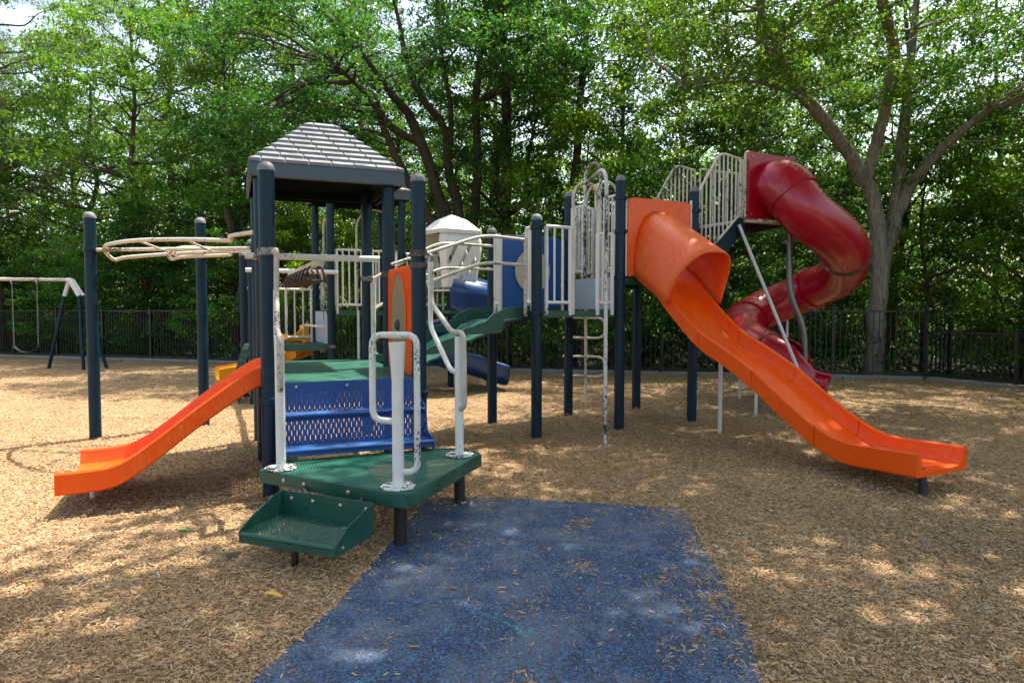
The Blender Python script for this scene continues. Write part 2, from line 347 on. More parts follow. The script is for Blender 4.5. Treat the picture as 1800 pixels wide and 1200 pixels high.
# ------------------------------------------------------------------ ground
MAT_POLY = [(-0.72, 4.95), (-0.71, 5.20), (-0.66, 5.33), (-0.50, 5.39), (-0.18, 5.40), (0.6, 5.25), (1.15, 5.12), (1.27, 5.03), (1.29, 4.9), (1.25, 4.6), (1.22, 4.12), (1.17, 3.64), (1.10, 3.1), (1.02, 2.68), (0.98, 1.6), (0.95, -2.0), (-1.45, -2.0), (-1.2, 1.8), (-1.06, 2.68), (-0.90, 3.42), (-0.83, 4.02)]
FL = [(-34, 27.6), (-24.5, 24.8), (-16.4, 21.9), (-12.3, 20.6), (-8.6, 19.4), (-4.0, 17.9), (0, 16.6), (4.0, 15.75), (7.0, 15.05), (8.85, 14.62)]     # fence line, then the corner
FR = [(8.85, 14.62), (9.6, 12.9), (9.75, 11.6), (10.3, 8.5), (11.6, 4.0), (13.0, -3.0)]
def gz(x, y):
    x = np.asarray(x, float); y = np.asarray(y, float)
    d = np.clip(np.maximum(np.maximum(-1.35 - x, x - 1.5), np.maximum(y - 5.7, 0)), 0, 0.8) / 0.8
    h = 0.016 * np.sin(1.1 * x + 0.6 * y) + 0.012 * np.sin(2.3 * y - 1.7 * x + 1) + 0.008 * np.sin(5.1 * x + 1.3 * y) + 0.007 * np.sin(4.3 * y - 2.2 * x)
    pit = 0
    for px, py, r, dep in ((-3.5, 5.35, 0.75, 0.025), (3.55, 5.3, 0.85, 0.07), (4.9, 9.9, 0.7, 0.06), (-1.3, 3.75, 0.5, 0.045)):
        pit = pit + dep * np.exp(-((x - px) ** 2 + (y - py) ** 2) / (r * r))
    return (h * 0.9 + 0.012) * d - pit * d
def grid_mesh(name, xs, ys, fz, mat, inside=None):
    X, Y = np.meshgrid(xs, ys); Z = fz(X, Y); n, m = X.shape
    v = np.stack([X, Y, Z], -1).reshape(-1, 3); idx = np.arange(n * m).reshape(n, m)
    f = np.stack([idx[:-1, :-1], idx[:-1, 1:], idx[1:, 1:], idx[1:, :-1]], -1).reshape(-1, 4)
    if inside is not None:
        c = v[f].mean(1); f = f[inside(c[:, 0], c[:, 1])]
    me = bpy.data.meshes.new(name); me.from_pydata(v.tolist(), [], f.tolist()); me.materials.append(mat)
    me.polygons.foreach_set('use_smooth', [True] * len(me.polygons))
    o = bpy.data.objects.new(name, me); C.objects.link(o); return o
def pip(poly, x, y):
    x = np.asarray(x); y = np.asarray(y); r = np.zeros(x.shape, bool); n = len(poly)
    for i in range(n):
        x0, y0 = poly[i]; x1, y1 = poly[(i + 1) % n]
        c = ((y0 > y) != (y1 > y)) & (x < (x1 - x0) * (y - y0) / ((y1 - y0) or 1e-9) + x0); r ^= c
    return r
g = grid_mesh('ground', np.linspace(-160, 160, 60), np.linspace(-60, 220, 60), lambda x, y: np.full_like(x, -0.13), M['soil']); tag(g, kind='structure')
BED = [(FL[0][0], FL[0][1] - 0.06)] + [(p[0], p[1] - 0.06) for p in FL[1:]] + [(p[0] - 0.06, p[1]) for p in FR[1:]] + [(13, -12), (-34, -12)]
g = grid_mesh('mulch_bed', np.arange(-34, 13.2, 0.2), np.arange(-12, 28, 0.2), gz, M['mulch'], lambda x, y: pip(BED, x, y) | pip(BED, x, y - 0.12)); tag(g, kind='structure')

# blue rubber mat (with its chalk drawing)
mp = [Vector((x, y, 0)) for x, y in MAT_POLY]
b = MB(); b.prism([(p.x, p.y) for p in catmull(mp, 3, True)], -0.05, 0.018)
rmat = b.build('rubber_path', M['rubbermat'], None, bevel=0.01); tag(rmat, kind='structure')
def U(px, py, z=0.0):
    """ground point seen at a photo pixel (1800 wide), used for lying marks and litter"""
    D = 1200 * (1.5 - z) / (py - 545.0); return ((px - 900) / 1200.0 * D, D - 0.03, z)
chalk = MB()
for line in ([(600, 1199), (660, 1188), (700, 1150), (730, 1155), (760, 1130), (790, 1100), (830, 1075), (870, 1085), (905, 1100), (925, 1115), (935, 1100)],
             [(770, 1055), (805, 1053), (840, 1050), (875, 1052)], [(700, 1155), (730, 1148), (800, 1155)], [(822, 1130), (826, 1105), (850, 1090)]):
    P = catmull([U(a, c, 0.0215) for a, c in line], 6)
    for i in range(len(P) - 1):
        t = (P[i + 1] - P[i]).normalized(); n = Vector((-t.y, t.x, 0)) * 0.011
        chalk.add([P[i] - n, P[i + 1] - n, P[i + 1] + n, P[i] + n], [(0, 1, 2, 3)])
chalk.build('chalk_drawing', M['chalk'], rmat, smooth=False, label='faint teal chalk arcs')

# wood chips
def scatter_chips(name, N, xr, yr, lmin, lmax, dens, wid=0.26, zoff=0.0, mask=None, tilt=0.22):
    x = rng.uniform(*xr, N); y = rng.uniform(*yr, N)
    keep = pip(BED, x, y) & (rng.random(N) < dens(x, y))
    if mask is not None: keep &= mask(x, y)
    x = x[keep]; y = y[keep]; n = len(x)
    L = rng.uniform(lmin, lmax, n) * rng.uniform(0.5, 1, n); W = np.clip(L * rng.uniform(0.12, wid * 1.5, n), 0.0035, 0.015); H = W * rng.uniform(0.25, 0.6, n)
    a = rng.uniform(0, 2 * PI, n); ti = rng.normal(0, tilt, n)
    ux = np.stack([np.cos(a) * np.cos(ti), np.sin(a) * np.cos(ti), np.sin(ti)], 1) * (L / 2)[:, None]
    vx = np.stack([-np.sin(a), np.cos(a), rng.normal(0, tilt, n)], 1) * (W / 2)[:, None]
    onm = pip(MAT_POLY, x, y)
    c = np.stack([x, y, np.where(onm, 0.018, gz(x, y)) + rng.uniform(0, 0.012, n) * (~onm) + 0.002 + zoff], 1)
    up = np.zeros((n, 3)); up[:, 2] = H
    k = rng.uniform(0.05, 1.0, n)[:, None]; j = rng.uniform(0.25, 1.0, n)[:, None]; e = rng.uniform(-0.5, 0.5, (n, 1)) * vx
    V = np.stack([c - ux - vx * j, c + ux * 0.85 - vx * k + e, c + ux + vx * k + e, c - ux * 0.85 + vx * j, c - ux * 0.85 - vx * 0.8 * j + up, c + ux * 0.8 - vx * 0.6 * k + e + up, c + ux * 0.85 + vx * 0.6 * k + e + up, c - ux * 0.75 + vx * 0.7 * j + up], 1).reshape(-1, 3)
    F = np.array([[4, 5, 6, 7], [0, 1, 5, 4], [1, 2, 6, 5], [2, 3, 7, 6], [3, 0, 4, 7]])
    F = (F[None] + (np.arange(n) * 8)[:, None, None]).reshape(-1, 4)
    return V, F
def mesh_np(name, V, F, mat, parent=None):
    me = bpy.data.meshes.new(name); me.vertices.add(len(V)); me.vertices.foreach_set('co', np.ascontiguousarray(V, dtype=np.float32).ravel())
    k = F.shape[1]; me.loops.add(F.size); me.loops.foreach_set('vertex_index', np.ascontiguousarray(F, dtype=np.int32).ravel())
    me.polygons.add(len(F)); me.polygons.foreach_set('loop_start', np.arange(0, F.size, k, dtype=np.int32)); me.polygons.foreach_set('loop_total', np.full(len(F), k, dtype=np.int32))
    me.update(calc_edges=True); me.materials.append(mat); o = bpy.data.objects.new(name, me); C.objects.link(o)
    if parent: o.parent = parent
    return o
def off_mat(x, y): return ~pip([(a * 0.985 + 0.0, c - 0.01) for a, c in MAT_POLY], x, y)
def mat_spill(x, y):
    e = np.interp(y, [p[1] for p in MAT_POLY[15:7:-1]], [p[0] for p in MAT_POLY[15:7:-1]]); l = np.interp(y, [1.8, 2.68, 3.42, 4.02, 4.95], [-1.2, -1.06, -0.9, -0.83, -0.72])
    cl = np.sin(7 * x + 3 * y) * np.sin(5 * y - 2 * x + 1) + 0.5 * np.sin(13 * x - 9 * y)
    return np.clip(0.045 + 1.0 * np.exp(-np.clip(e - 0.02 - x, 0, 9) / (0.11 + 0.06 * np.sin(4 * y))) + 0.35 * np.exp(-np.clip(x - l, 0, 9) / 0.05) + 0.30 * (cl > 0.8) * (x > 0) + 0.12 * (cl > 0.7) + 0.3 * np.exp(-np.clip(5.35 - y, 0, 9) / 0.05), 0, 1)
parts = [scatter_chips('c', 230000, (-3.6, 3.6), (1.6, 4.6), 0.010, 0.042, lambda x, y: np.clip(1.05 - 0.06 * (y - 2), 0, 1), mask=off_mat),
         scatter_chips('c', 300000, (-9.5, 9.0), (4.2, 9.5), 0.014, 0.048, lambda x, y: np.clip(1.1 - 0.09 * (y - 4), 0.3, 1), mask=off_mat),
         scatter_chips('c', 16000, (-3.2, 3.2), (1.8, 5.4), 0.035, 0.07, lambda x, y: 0 * x + 0.3, wid=0.18, zoff=0.006, mask=off_mat),
         scatter_chips('c', 90000, (-14, 9), (9.3, 17), 0.025, 0.065, lambda x, y: 0 * x + 0.8),
         scatter_chips('c', 34000, (-1.2, 1.36), (1.6, 5.45), 0.014, 0.048, mat_spill, wid=0.20, mask=lambda x, y: pip(MAT_POLY, x, y), tilt=0.05)]
for hx, hy in ((-1.93, 5.45), (-0.8, 5.91), (-2.39, 6.58), (-4.83, 7.9), (-3.92, 8.68), (0.287, 8.0), (1.343, 8.55), (2.398, 9.1), (-0.263, 9.056), (0.793, 9.6), (2.5, 8.2), (1.02, 7.47), (1.85, 10.15), (-0.405, 5.25), (-1.27, 3.97)):
    V, F = scatter_chips('c', 420, (hx - 0.24, hx + 0.24), (hy - 0.24, hy + 0.24), 0.015, 0.05, lambda x, y: np.exp(-((x - hx) ** 2 + (y - hy) ** 2) / 0.018), tilt=0.35)
    ce = V.reshape(-1, 8, 3).mean(1); V = V.copy(); V[:, 2] += np.repeat(0.028 * rng.random(len(ce)) * np.exp(-((ce[:, 0] - hx) ** 2 + (ce[:, 1] - hy) ** 2) / 0.012), 8); parts.append((V, F))
o = 0; VV = []; FF = []
for V, F in parts: VV.append(V); FF.append(F + o); o += len(V)
chips = mesh_np('wood_chips', np.concatenate(VV), np.concatenate(FF), M['chip'])
tag(chips, 'loose tan wood chips covering the playground and spilling onto the blue path', kind='stuff')

# curb along the fence
def curb(line, name):
    b = MB(); P = [Vector((x, y, 0)) for x, y in line]; rings = []
    for i, p in enumerate(P):
        t = (P[min(i + 1, len(P) - 1)] - P[max(i - 1, 0)]).normalized(); n = Vector((-t.y, t.x, 0))
        rings.append([p - n * 0.10 + Vector((0, 0, -0.2)), p - n * 0.10 + Vector((0, 0, 0.07)), p - n * 0.08 + Vector((0, 0, 0.09)), p + n * 0.10 + Vector((0, 0, 0.09)), p + n * 0.10 + Vector((0, 0, -0.2))])
    b.loft(rings); return tag(b.build(name, M['concrete']), kind='structure')
curb([(p[0], p[1]) for p in FL] + FR[1:], 'concrete_curb')

# ------------------------------------------------------------------ play structure
def frame(o, ang):
    u = Vector((math.cos(ang), math.sin(ang), 0)); v = Vector((-math.sin(ang), math.cos(ang), 0)); o = Vector((o[0], o[1], 0))
    return lambda a, b, z=0.0: o + u * a + v * b + Vector((0, 0, z)), u, v
S1, S2, S3 = 1.22, 1.19, 1.22
G1, u1, v1 = frame((-1.93, 5.45), AF)
G2, u2, v2 = frame((0.287, 8.0), AR)
G3, u3, v3 = frame((-2.98, 11.3), AB)
PS = empty('play_structure', (-0.3, 8.0, 0), 'large playground climbing structure of navy posts, green decks and orange, red, blue and yellow slides', 'playground structure')

def post(p, top, cap=True, clamps=(), label=None, r=0.0635):
    b = MB(); b.cyl((p[0], p[1], -0.12), (p[0], p[1], top - 0.06 if cap else top), r, 24)
    o = b.build('upright_post', M['post'], PS, label=label)
    if cap:
        c = MB(); c.lathe((p[0], p[1], top - 0.06), [(r + 0.003, -0.01), (r + 0.003, 0.012), (r * 0.93, 0.03), (r * 0.74, 0.048), (r * 0.42, 0.06), (0.001, 0.065)], 20)
        c.build('post_cap', M['cap'], o)
    for z, m in clamps:
        c = MB(); c.lathe((p[0], p[1], z), [(r, -0.03), (r + 0.012, -0.026), (r + 0.014, 0), (r + 0.012, 0.026), (r, 0.03)], 20)
        c.box((p[0] + 0.055, p[1] - 0.055, z), (0.035, 0.035, 0.04), 0.7)
        c.build('collar', M['post'] if m == 'p' else M['clamp'], o)
    return o
xy = lambda p: (p.x, p.y)
DF, D1, D2, DU, DB, DL = 0.92, 1.50, 1.93, 2.79, 1.50, 0.93
F00, F10, F01, F11, F02, F12 = [G1(a * S1, c * S1) for a, c in ((0, 0), (1, 0), (0, 1), (1, 1), (0, 2), (1, 2))]
R00, R10, R20, R01, R11, R21 = [G2(a * S2, c * S2) for a, c in ((0, 0), (1, 0), (2, 0), (0, 1), (1, 1), (2, 1))]
B0, B1, Bm, B01, B11, Bm1 = [G3(a * S3, c * S3) for a, c in ((0, 0), (1, 0), (-1, 0), (0, 1), (1, 1), (-1, 1))]
post(F00, 2.66, clamps=((0.78, 'p'), (1.96, 'w')), label='front left navy post beside the steps')
post(F10, 2.66, clamps=((0.78, 'p'), (1.98, 'w'), (1.88, 'w')), label='front right navy post beside the steps')
post(F01, 2.84, False, ((0.8, 'p'), (2.0, 'w')), 'navy post under the front left roof corner')
post(F11, 2.84, False, ((0.8, 'p'), (1.86, 'w')), 'navy post under the front right roof corner')
post(F02, 2.84, False, ((0.8, 'p'), (2.2, 'p')), 'navy post under the back left roof corner')
post(F12, 2.84, False, ((0.8, 'p'), (1.87, 'w')), 'navy post under the back right roof corner')
RA, RB = (-4.83, 7.9), (-3.92, 8.68)
post(RA, 2.62, clamps=((2.19, 'p'),), label='leftmost free standing navy post of the overhead ring')
post(RB, 2.66, clamps=((2.19, 'p'),), label='second free standing navy post of the overhead ring')
post(R00, 2.61, clamps=((1.46, 'p'), (2.46, 'p')), label='short navy post at the near corner of the middle deck')
post(R01, 2.58, clamps=((1.46, 'p'),), label='short navy post at the left corner of the middle deck')
post(R10, 3.16, clamps=((1.46, 'p'), (1.9, 'p'), (2.47, 'p'), (2.88, 'p')), label='tall navy post left of the orange tunnel slide')
post(R20, 3.12, clamps=((1.9, 'p'), (2.8, 'p')), label='tall navy post right of the orange tunnel slide')
post(R11, 3.14, clamps=((1.9, 'p'), (2.47, 'p')), label='tall navy post behind the entrance arches')
post(R21, 3.1, clamps=((1.9, 'p'),), label='tall navy post at the far corner of the upper deck')
post(Bm, 2.6, clamps=((0.9, 'p'), (2.0, 'p')), label='navy post at the near corner of the rear deck')
post(Bm1, 2.5, clamps=((0.9, 'p'),), label='navy post at the far corner of the rear deck')
for p in (B0, B1, B01, B11): post(p, 3.42, False, ((0.9, 'w'), (1.46, 'p'), (2.45, 'p')), 'navy post under the smaller rear roof')

def quad_at(G, S, a0, a1, b0, b1, z, ins=0.0): return [G(a0 * S + ins, b0 * S + ins, z), G(a1 * S - ins, b0 * S + ins, z), G(a1 * S - ins, b1 * S - ins, z), G(a0 * S + ins, b1 * S - ins, z)]
def deck(q, z, mat, th=0.075, label=None):
    b = MB(); b.slab([(p.x, p.y, z - 0.0005) for p in q], (0, 0, 0.0005)); o = b.build('deck', mat, PS, smooth=False, label=label)
    f = MB(); n = len(q)
    c = sum(q, Vector()) / n
    for i in range(n):
        p, r = q[i], q[(i + 1) % n]; d = (r - p).normalized(); nn = Vector((-d.y, d.x, 0)); nn = nn if (c - p).dot(nn) > 0 else -nn
        f.slab([Vector((p.x, p.y, z - 0.006)), Vector((r.x, r.y, z - 0.006)), Vector((r.x, r.y, z - th)), Vector((p.x, p.y, z - th))], nn * 0.03)
        m1 = (p + r) / 2
    for t in (0.25, 0.5, 0.75):
        p = q[0].lerp(q[3], t); r = q[1].lerp(q[2], t); d = (r - p).normalized() * 0.035
        f.slab([Vector((p.x + d.x, p.y + d.y, z - 0.007)), Vector((r.x - d.x, r.y - d.y, z - 0.007)), Vector((r.x - d.x, r.y - d.y, z - 0.05)), Vector((p.x + d.x, p.y + d.y, z - 0.05))], Vector((-d.y, d.x, 0)))
    f.build('deck_frame', M['green'], o, smooth=False)
    return o
deck(quad_at(G1, S1, 0, 1, 0, 1, DF), DF, M['green_perf'], label='low green deck above the blue steps')
deck(quad_at(G1, S1, 0, 1, 1.004, 2, DF), DF, M['green_perf'], label='low green deck under the shingled roof')
deck(quad_at(G2, S2, 0, 1, 0, 1, D1), D1, M['green_perf_r'], 0.085, 'green deck in front of the blue play panel')
deck(quad_at(G2, S2, 1.002, 2, 0, 1, D2), D2, M['green_perf_r'], 0.11, 'green deck behind the orange tunnel slide')
deck(quad_at(G3, S3, 0, 1, 0, 1, DB), DB, M['green_perf_r'], 0.09, 'rear green deck under the smaller roof')
deck(quad_at(G3, S3, -1, 0, 0, 1, DL), DL, M['green_perf_r'], 0.09, 'low rear green deck by the yellow slide')
deck(quad_at(G3, S3, 1.002, 1.75, 0.3, 1, DB), DB, M['green_perf_r'], 0.09, 'small green deck leading to the white turret')
# pale blue risers between decks of different height
b = MB(); q = [R10 + v2 * 0.08, R11 - v2 * 0.08]
b.slab([(q[0].x, q[0].y, D1 + 0.01), (q[1].x, q[1].y, D1 + 0.01), (q[1].x, q[1].y, D2 - 0.012), (q[0].x, q[0].y, D2 - 0.012)], u2 * -0.03 + Vector((-0.012, 0, 0))); b.build('riser_panel', M['riser'], PS, 0.003, label='pale blue riser between the middle decks')
b = MB(); q = [B0 + v3 * 0.08, B01 - v3 * 0.08]
b.slab([(q[0].x, q[0].y, DL + 0.01), (q[1].x, q[1].y, DL + 0.01), (q[1].x, q[1].y, DB - 0.02), (q[0].x, q[0].y, DB - 0.02)], u3 * -0.03)
ro = b.build('riser_panel', M['riser'], PS, 0.003, label='white riser with a foothold on the rear tower')
b = MB(); a = B0 + v3 * 0.15 - u3 * 0.03; c = B0 + v3 * 1.0 - u3 * 0.03
b.tube(fillet([a + Vector((0, 0, 1.22)), a - u3 * 0.22 + Vector((0, 0, 1.24)), c - u3 * 0.22 + Vector((0, 0, 1.24)), c + Vector((0, 0, 1.22))]), 0.02, 8)
b.build('foothold', M['white'], ro)

# railings: top and bottom pipe, balusters and end bars, one mesh each
def railing(p, q, z0, h, n, mat='white', ends=True, top0=None, top1=None, label=None, r=0.019, drop=0.09):
    b = MB(); p = Vector((p.x, p.y, 0)); q = Vector((q.x, q.y, 0)); t0 = top0 if top0 is not None else z0 + h; t1 = top1 if top1 is not None else z0 + h
    Z = lambda z: Vector((0, 0, z))
    b.cyl(p + Z(t0), q + Z(t1), r, 10); b.cyl(p + Z(z0 + drop), q + Z(z0 + drop), r, 10)
    for i in range(n):
        t = (i + 0.5) / n if not ends else i / (n - 1); x = p.lerp(q, t); end = ends and i in (0, n - 1)
        b.cyl(x + Z(z0 + drop - (0.15 if end else 0)), x + Z(t0 + (t1 - t0) * t), 0.024 if end else 0.0125, 8)
    return b.build('railing', M[mat], PS, label=label)
railing(R00 + u2 * 0.13, R00 + u2 * 0.46, D1, 0.98, 4, label='short white railing right of the near post')
railing(R10 - u2 * 0.34, R10 - u2 * 0.12, D1, 0.93, 4, label='short white railing left of the tall post')
railing(R00 + v2 * 0.10, R00 + v2 * 0.24, D1, 0.97, 3)
railing(R01 - v2 * 0.22 , R01 - v2 * 0.10, D1, 0.97, 3)
railing(R11 + u2 * 0.09, R11 + u2 * 0.40, D2, 1.0, 6)
railing(R21 - u2 * 0.42, R21 - u2 * 0.09, D2, 1.02, 5)
railing(R11 - v2 * 0.36, R11 - v2 * 0.09, D2, 0.97, 4); railing(R10 + v2 * 0.09, R10 + v2 * 0.33, D2, 1.0, 4)
railing(B0 + u3 * 0.1, B1 - u3 * 0.1, DB, 1.0, 11, label='white railing along the front of the rear tower')
railing(B01 + u3 * 0.1, B11 - u3 * 0.1, DB, 0.92, 9)
railing(Bm1 + u3 * 0.7, B01 - u3 * 0.08, DL, 0.94, 4, label='short white railing beside the yellow slide')
b = MB(); z = DL + 0.94; b.cyl(Bm1 + u3 * 0.06 + Vector((0, 0, z)), B01 - u3 * 0.06 + Vector((0, 0, z)), 0.022, 10); b.build('top_rail', M['white'], PS)
railing(B1 + u3 * 0.1 + v3 * 0.36, B1 + u3 * 0.9 + v3 * 0.36, DB, 1.0, 8)
# handhold arches beside the rear tower opening
def arch(p, q, z0, ztop, mat='cream', name='entry_arch', rad=0.15, r=0.021, label=None):
    b = MB(); p = Vector((p.x, p.y, 0)); q = Vector((q.x, q.y, 0)); h = (q - p).length / 2; d = (q - p).normalized(); c = (p + q) / 2; pts = [p + Vector((0, 0, z0))]
    for k in range(13):
        a = PI - PI * k / 12; pts.append(c + d * math.cos(a) * h + Vector((0, 0, ztop - h + math.sin(a) * h)))
    pts.append(q + Vector((0, 0, z0))); b.tube(pts, r, 10); return b.build(name, M[mat], PS, label=label)
arch(B0 + v3 * 0.12 - u3 * 0.02, B0 + v3 * 0.42 - u3 * 0.02, DL, 3.02, 'worn'); arch(B1 - u3 * 0.5 + v3 * 1.1, B1 + u3 * 0.2 + v3 * 1.1, DB, 3.35, 'cream')
# entrance arches of the middle decks
arch(R00 + u2 * 0.50, R00 + u2 * 0.86, D1 - 0.05, 3.02, label='cream entrance arch at the front edge')
arch(R11 - v2 * 0.40, R11 - v2 * 0.76, D2 - 0.02, 3.42, 'black_worn', label='tall chipped arch above the pale blue riser')
arch(R11 + u2 * 0.45, R11 + u2 * 0.82, D2 - 0.02, 3.33, label='cream entrance arch at the back edge')
b = MB(); c = R00 + u2 * 0.68 + Vector((0, 0, 3.02)); f = Vector((1.02, 7.47, 0))
b.tube(fillet([c, Vector((f.x, f.y, 3.06)), Vector((f.x, f.y, -0.1))], 0.28, 8), 0.021, 10)
b.build('fire_pole', M['black_worn'], PS, label='chipped white fire pole in front of the middle deck')
b = MB(); c = R11 + u2 * 0.63 + Vector((0, 0, 3.33)); f = Vector((1.15, 10.66, 0))
b.tube(fillet([c, Vector((f.x, f.y, 3.36)), Vector((f.x, f.y, -0.1))], 0.28, 8), 0.021, 10)
for z in (1.38, 1.07, 0.78, 0.48):
    b.tube(fillet([Vector((f.x, f.y, z)), Vector((f.x - 0.2, f.y - 0.08, z + 0.01)), Vector((f.x - 0.34, f.y + 0.1, z))], 0.07), 0.017, 8)
for z in (1.38, 0.78):
    b.tube(fillet([Vector((f.x, f.y, z)), Vector((f.x + 0.28, f.y - 0.08, z)), Vector((f.x + 0.28, f.y - 0.08, z - 0.31)), Vector((f.x, f.y, z - 0.31))], 0.12, 6), 0.017, 8)
b.build('loop_ladder', M['cream'], PS, label='cream loop ladder behind the middle deck')

# blue play panel with round window
def panel_disc(p, q, z0, z1, mat, dmat, rx, rz, name, zc, lab, nrm, inset=0.03, cone=0):
    d = (q - p).normalized(); c = (p + q) / 2; w = (q - p).length / 2 - 0.03
    rr = 0.07; pts = []
    for sx, sz, a0 in ((1, 1, 0), (-1, 1, 90), (-1, -1, 180), (1, -1, 270)):
        for k in range(5):
            a = math.radians(a0 + k * 22.5); pts.append(c + d * (sx * (w - rr) + rr * math.cos(a)) + Vector((0, 0, (z0 + z1) / 2 + sz * ((z1 - z0) / 2 - rr) + rr * math.sin(a))))
    b = MB(); b.slab(pts, nrm * 0.035); o = b.build(name, M[mat], PS, bevel=0.008, label=lab)
    for off in (0.04, -0.008):
        e = MB(); e.slab([c + nrm * off + d * rx * math.cos(2 * PI * k / 32) + Vector((0, 0, zc + rz * math.sin(2 * PI * k / 32))) for k in range(32)], nrm * 0.004)
        e.build('window_disc', M[dmat], o)
        e = MB(); e.torus([c + nrm * (off + 0.002) + d * (rx + 0.012) * math.cos(2 * PI * k / 32) + Vector((0, 0, zc + (rz + 0.012) * math.sin(2 * PI * k / 32))) for k in range(32)], 0.009, 6)
        e.build('window_ring', M[mat], o)
    e = MB()
    for k in range(8):
        a = 2 * PI * k / 8 + 0.3; s = c + d * rx * 0.88 * math.cos(a) + Vector((0, 0, zc + rz * 0.9 * math.sin(a)))
        e.cyl(s - nrm * 0.014, s + nrm * 0.05, 0.006, 8)
    e.build('screws', M['bolt'], o); return o, c
panel_disc(R01 + u2 * 0.13, R11 - u2 * 0.1, D1 + 0.02, 2.5, 'bluepanel', 'tanlight', 0.27, 0.29, 'play_panel', 2.03, 'blue panel with a round tan window', v2)
b = MB()
for t in (0.09, 0.13): b.cyl(R01 + u2 * t + Vector((0, 0, D1 - 0.05)), R01 + u2 * t + Vector((0, 0, 2.48)), 0.02, 8)
for t in (0.10,): b.cyl(R11 - u2 * t + Vector((0, 0, D1 - 0.05)), R11 - u2 * t + Vector((0, 0, 2.48)), 0.02, 8)
b.build('panel_frame', M['white'], PS)
# orange play panel with spinning disc hub (right side of the front deck)
po, pc = panel_disc(F10 + v1 * 0.07, F11 - v1 * 0.09, DF + 0.01, 1.90, 'orange', 'tan', 0.29, 0.43, 'play_panel', 1.42, 'orange panel with an oval tan disc', -u1)
b = MB(); c = pc + Vector((0, 0, 1.36)) - u1 * 0.04; b.lathe(c, [(0.055, 0.0), (0.055, 0.012), (0.04, 0.03), (0.02, 0.04), (0.001, 0.042)], 16, -u1); b.build('hub', M['rubber'], po)

# ---- blue steps
steps = empty('step_unit', (0, 0, 0), None, None); steps.parent = PS; steps.location = G1(S1 / 2, -0.25) - Vector(PS.location)
w0, w1 = 0.085, S1 - 0.02
lv = [(0.0, DF), (0.0, 0.69), (0.225, 0.69), (0.235, 0.465), (0.47, 0.465)]
def G1p(a, s, z): return G1(a, -0.035 - s, z)
for i, (zt, zb, s) in enumerate(((DF + 0.004, 0.69, 0.0), (0.69, 0.465, 0.225))):
    b = MB(); b.slab([G1p(w0, s, zb), G1p(w1, s, zb), G1p(w1, s, zt), G1p(w0, s, zt)], v1 * 0.001)
    b.build('step_riser', M['blue_riser'] , steps, smooth=False)
for s0, s1, z in ((0.0, 0.225, 0.69), (0.225, 0.475, 0.465)):
    b = MB(); b.slab([G1p(w0, s0, z), G1p(w1, s0, z), G1p(w1, s1, z), G1p(w0, s1, z)], (0, 0, -0.0008)); t = b.build('step_tread', M['blue_tread'], steps, smooth=False)
    b = MB(); b.cyl(G1p(w0, s1, z - 0.006), G1p(w1, s1, z - 0.006), 0.013, 8); b.slab([G1p(w0, s1, z - 0.004), G1p(w1, s1, z - 0.004), G1p(w1, s1, z - 0.045), G1p(w0, s1, z - 0.045)], v1 * 0.006)
    b.build('step_nosing', M['bluestep'], t)
for a in (w0 - 0.006, w1):
    b = MB(); b.slab([G1p(a, -0.002, DF), G1p(a, 0.03, DF), G1p(a, 0.04, 0.80), G1p(a, 0.09, 0.74), G1p(a, 0.20, 0.72), G1p(a, 0.25, 0.66), G1p(a, 0.27, 0.56), G1p(a, 0.33, 0.51), G1p(a, 0.46, 0.485), G1p(a, 0.495, 0.44), G1p(a, 0.49, 0.395), G1p(a, -0.002, 0.40)], u1 * 0.008)
    b.build('side_plate', M['bluestep'], steps)
b = MB(); b.slab([G1p(w0, 0.0, DF - 0.002), G1p(w1, 0.0, DF - 0.002), G1p(w1, 0.0, DF - 0.085), G1p(w0, 0.0, DF - 0.085)], v1 * -0.004)
b.build('top_flange', M['bluestep'], steps)
b = MB()
for a in (0.2, 0.6, 1.0): b.lathe(G1p(a, 0.006, DF - 0.035), [(0.013, 0), (0.012, 0.006), (0.004, 0.010)], 10, -v1)
b.build('bolts', M['bolt'], steps)

# ---- green transfer platform, its legs, posts and step tray
TZ = 0.385
PLAT = [(-1.76, 4.76), (-0.72, 4.15), (-0.64, 4.13), (-0.59, 4.19), (-0.235, 5.27), (-0.26, 5.38), (-0.42, 5.50), (-0.60, 5.51), (-1.62, 5.06), (-1.76, 4.90)]
b = MB(); b.slab([(x, y, TZ) for x, y in PLAT], (0, 0, -0.0008)); tp = b.build('transfer_platform', M['green_perf'], PS, smooth=False, label='low green transfer platform in front of the blue steps')
b = MB(); n = len(PLAT)
P3 = [Vector((x, y, 0)) for x, y in PLAT]; c = sum(P3, Vector()) / n
inner = [c + (p - c) * 0.965 for p in P3]
b.loft([[p + Vector((0, 0, TZ + 0.004)) for p in inner], [c + (p - c) * 0.985 + Vector((0, 0, TZ + 0.006)) for p in P3], [c + (p - c) * 1.0 + Vector((0, 0, TZ - 0.004)) for p in P3], [p + Vector((0, 0, TZ - 0.085)) for p in P3], [c + (p - c) * 0.975 + Vector((0, 0, TZ - 0.085)) for p in P3], [c + (p - c) * 0.97 + Vector((0, 0, TZ - 0.02)) for p in P3]], True, False)
b.build('platform_rim', M['green'], tp)
b = MB(); d = (P3[1] - P3[0]); nr = Vector((d.y, -d.x, 0)).normalized()
for t in (0.2, 0.36, 0.69): b.lathe(P3[0] + d * t + Vector((0, 0, TZ - 0.042)), [(0.016, 0), (0.015, 0.006), (0.006, 0.010)], 12, nr)
b.build('bolts', M['bolt'], tp)
b = MB(); d = (P3[4] - P3[3]); nr = Vector((d.y, -d.x, 0)).normalized()
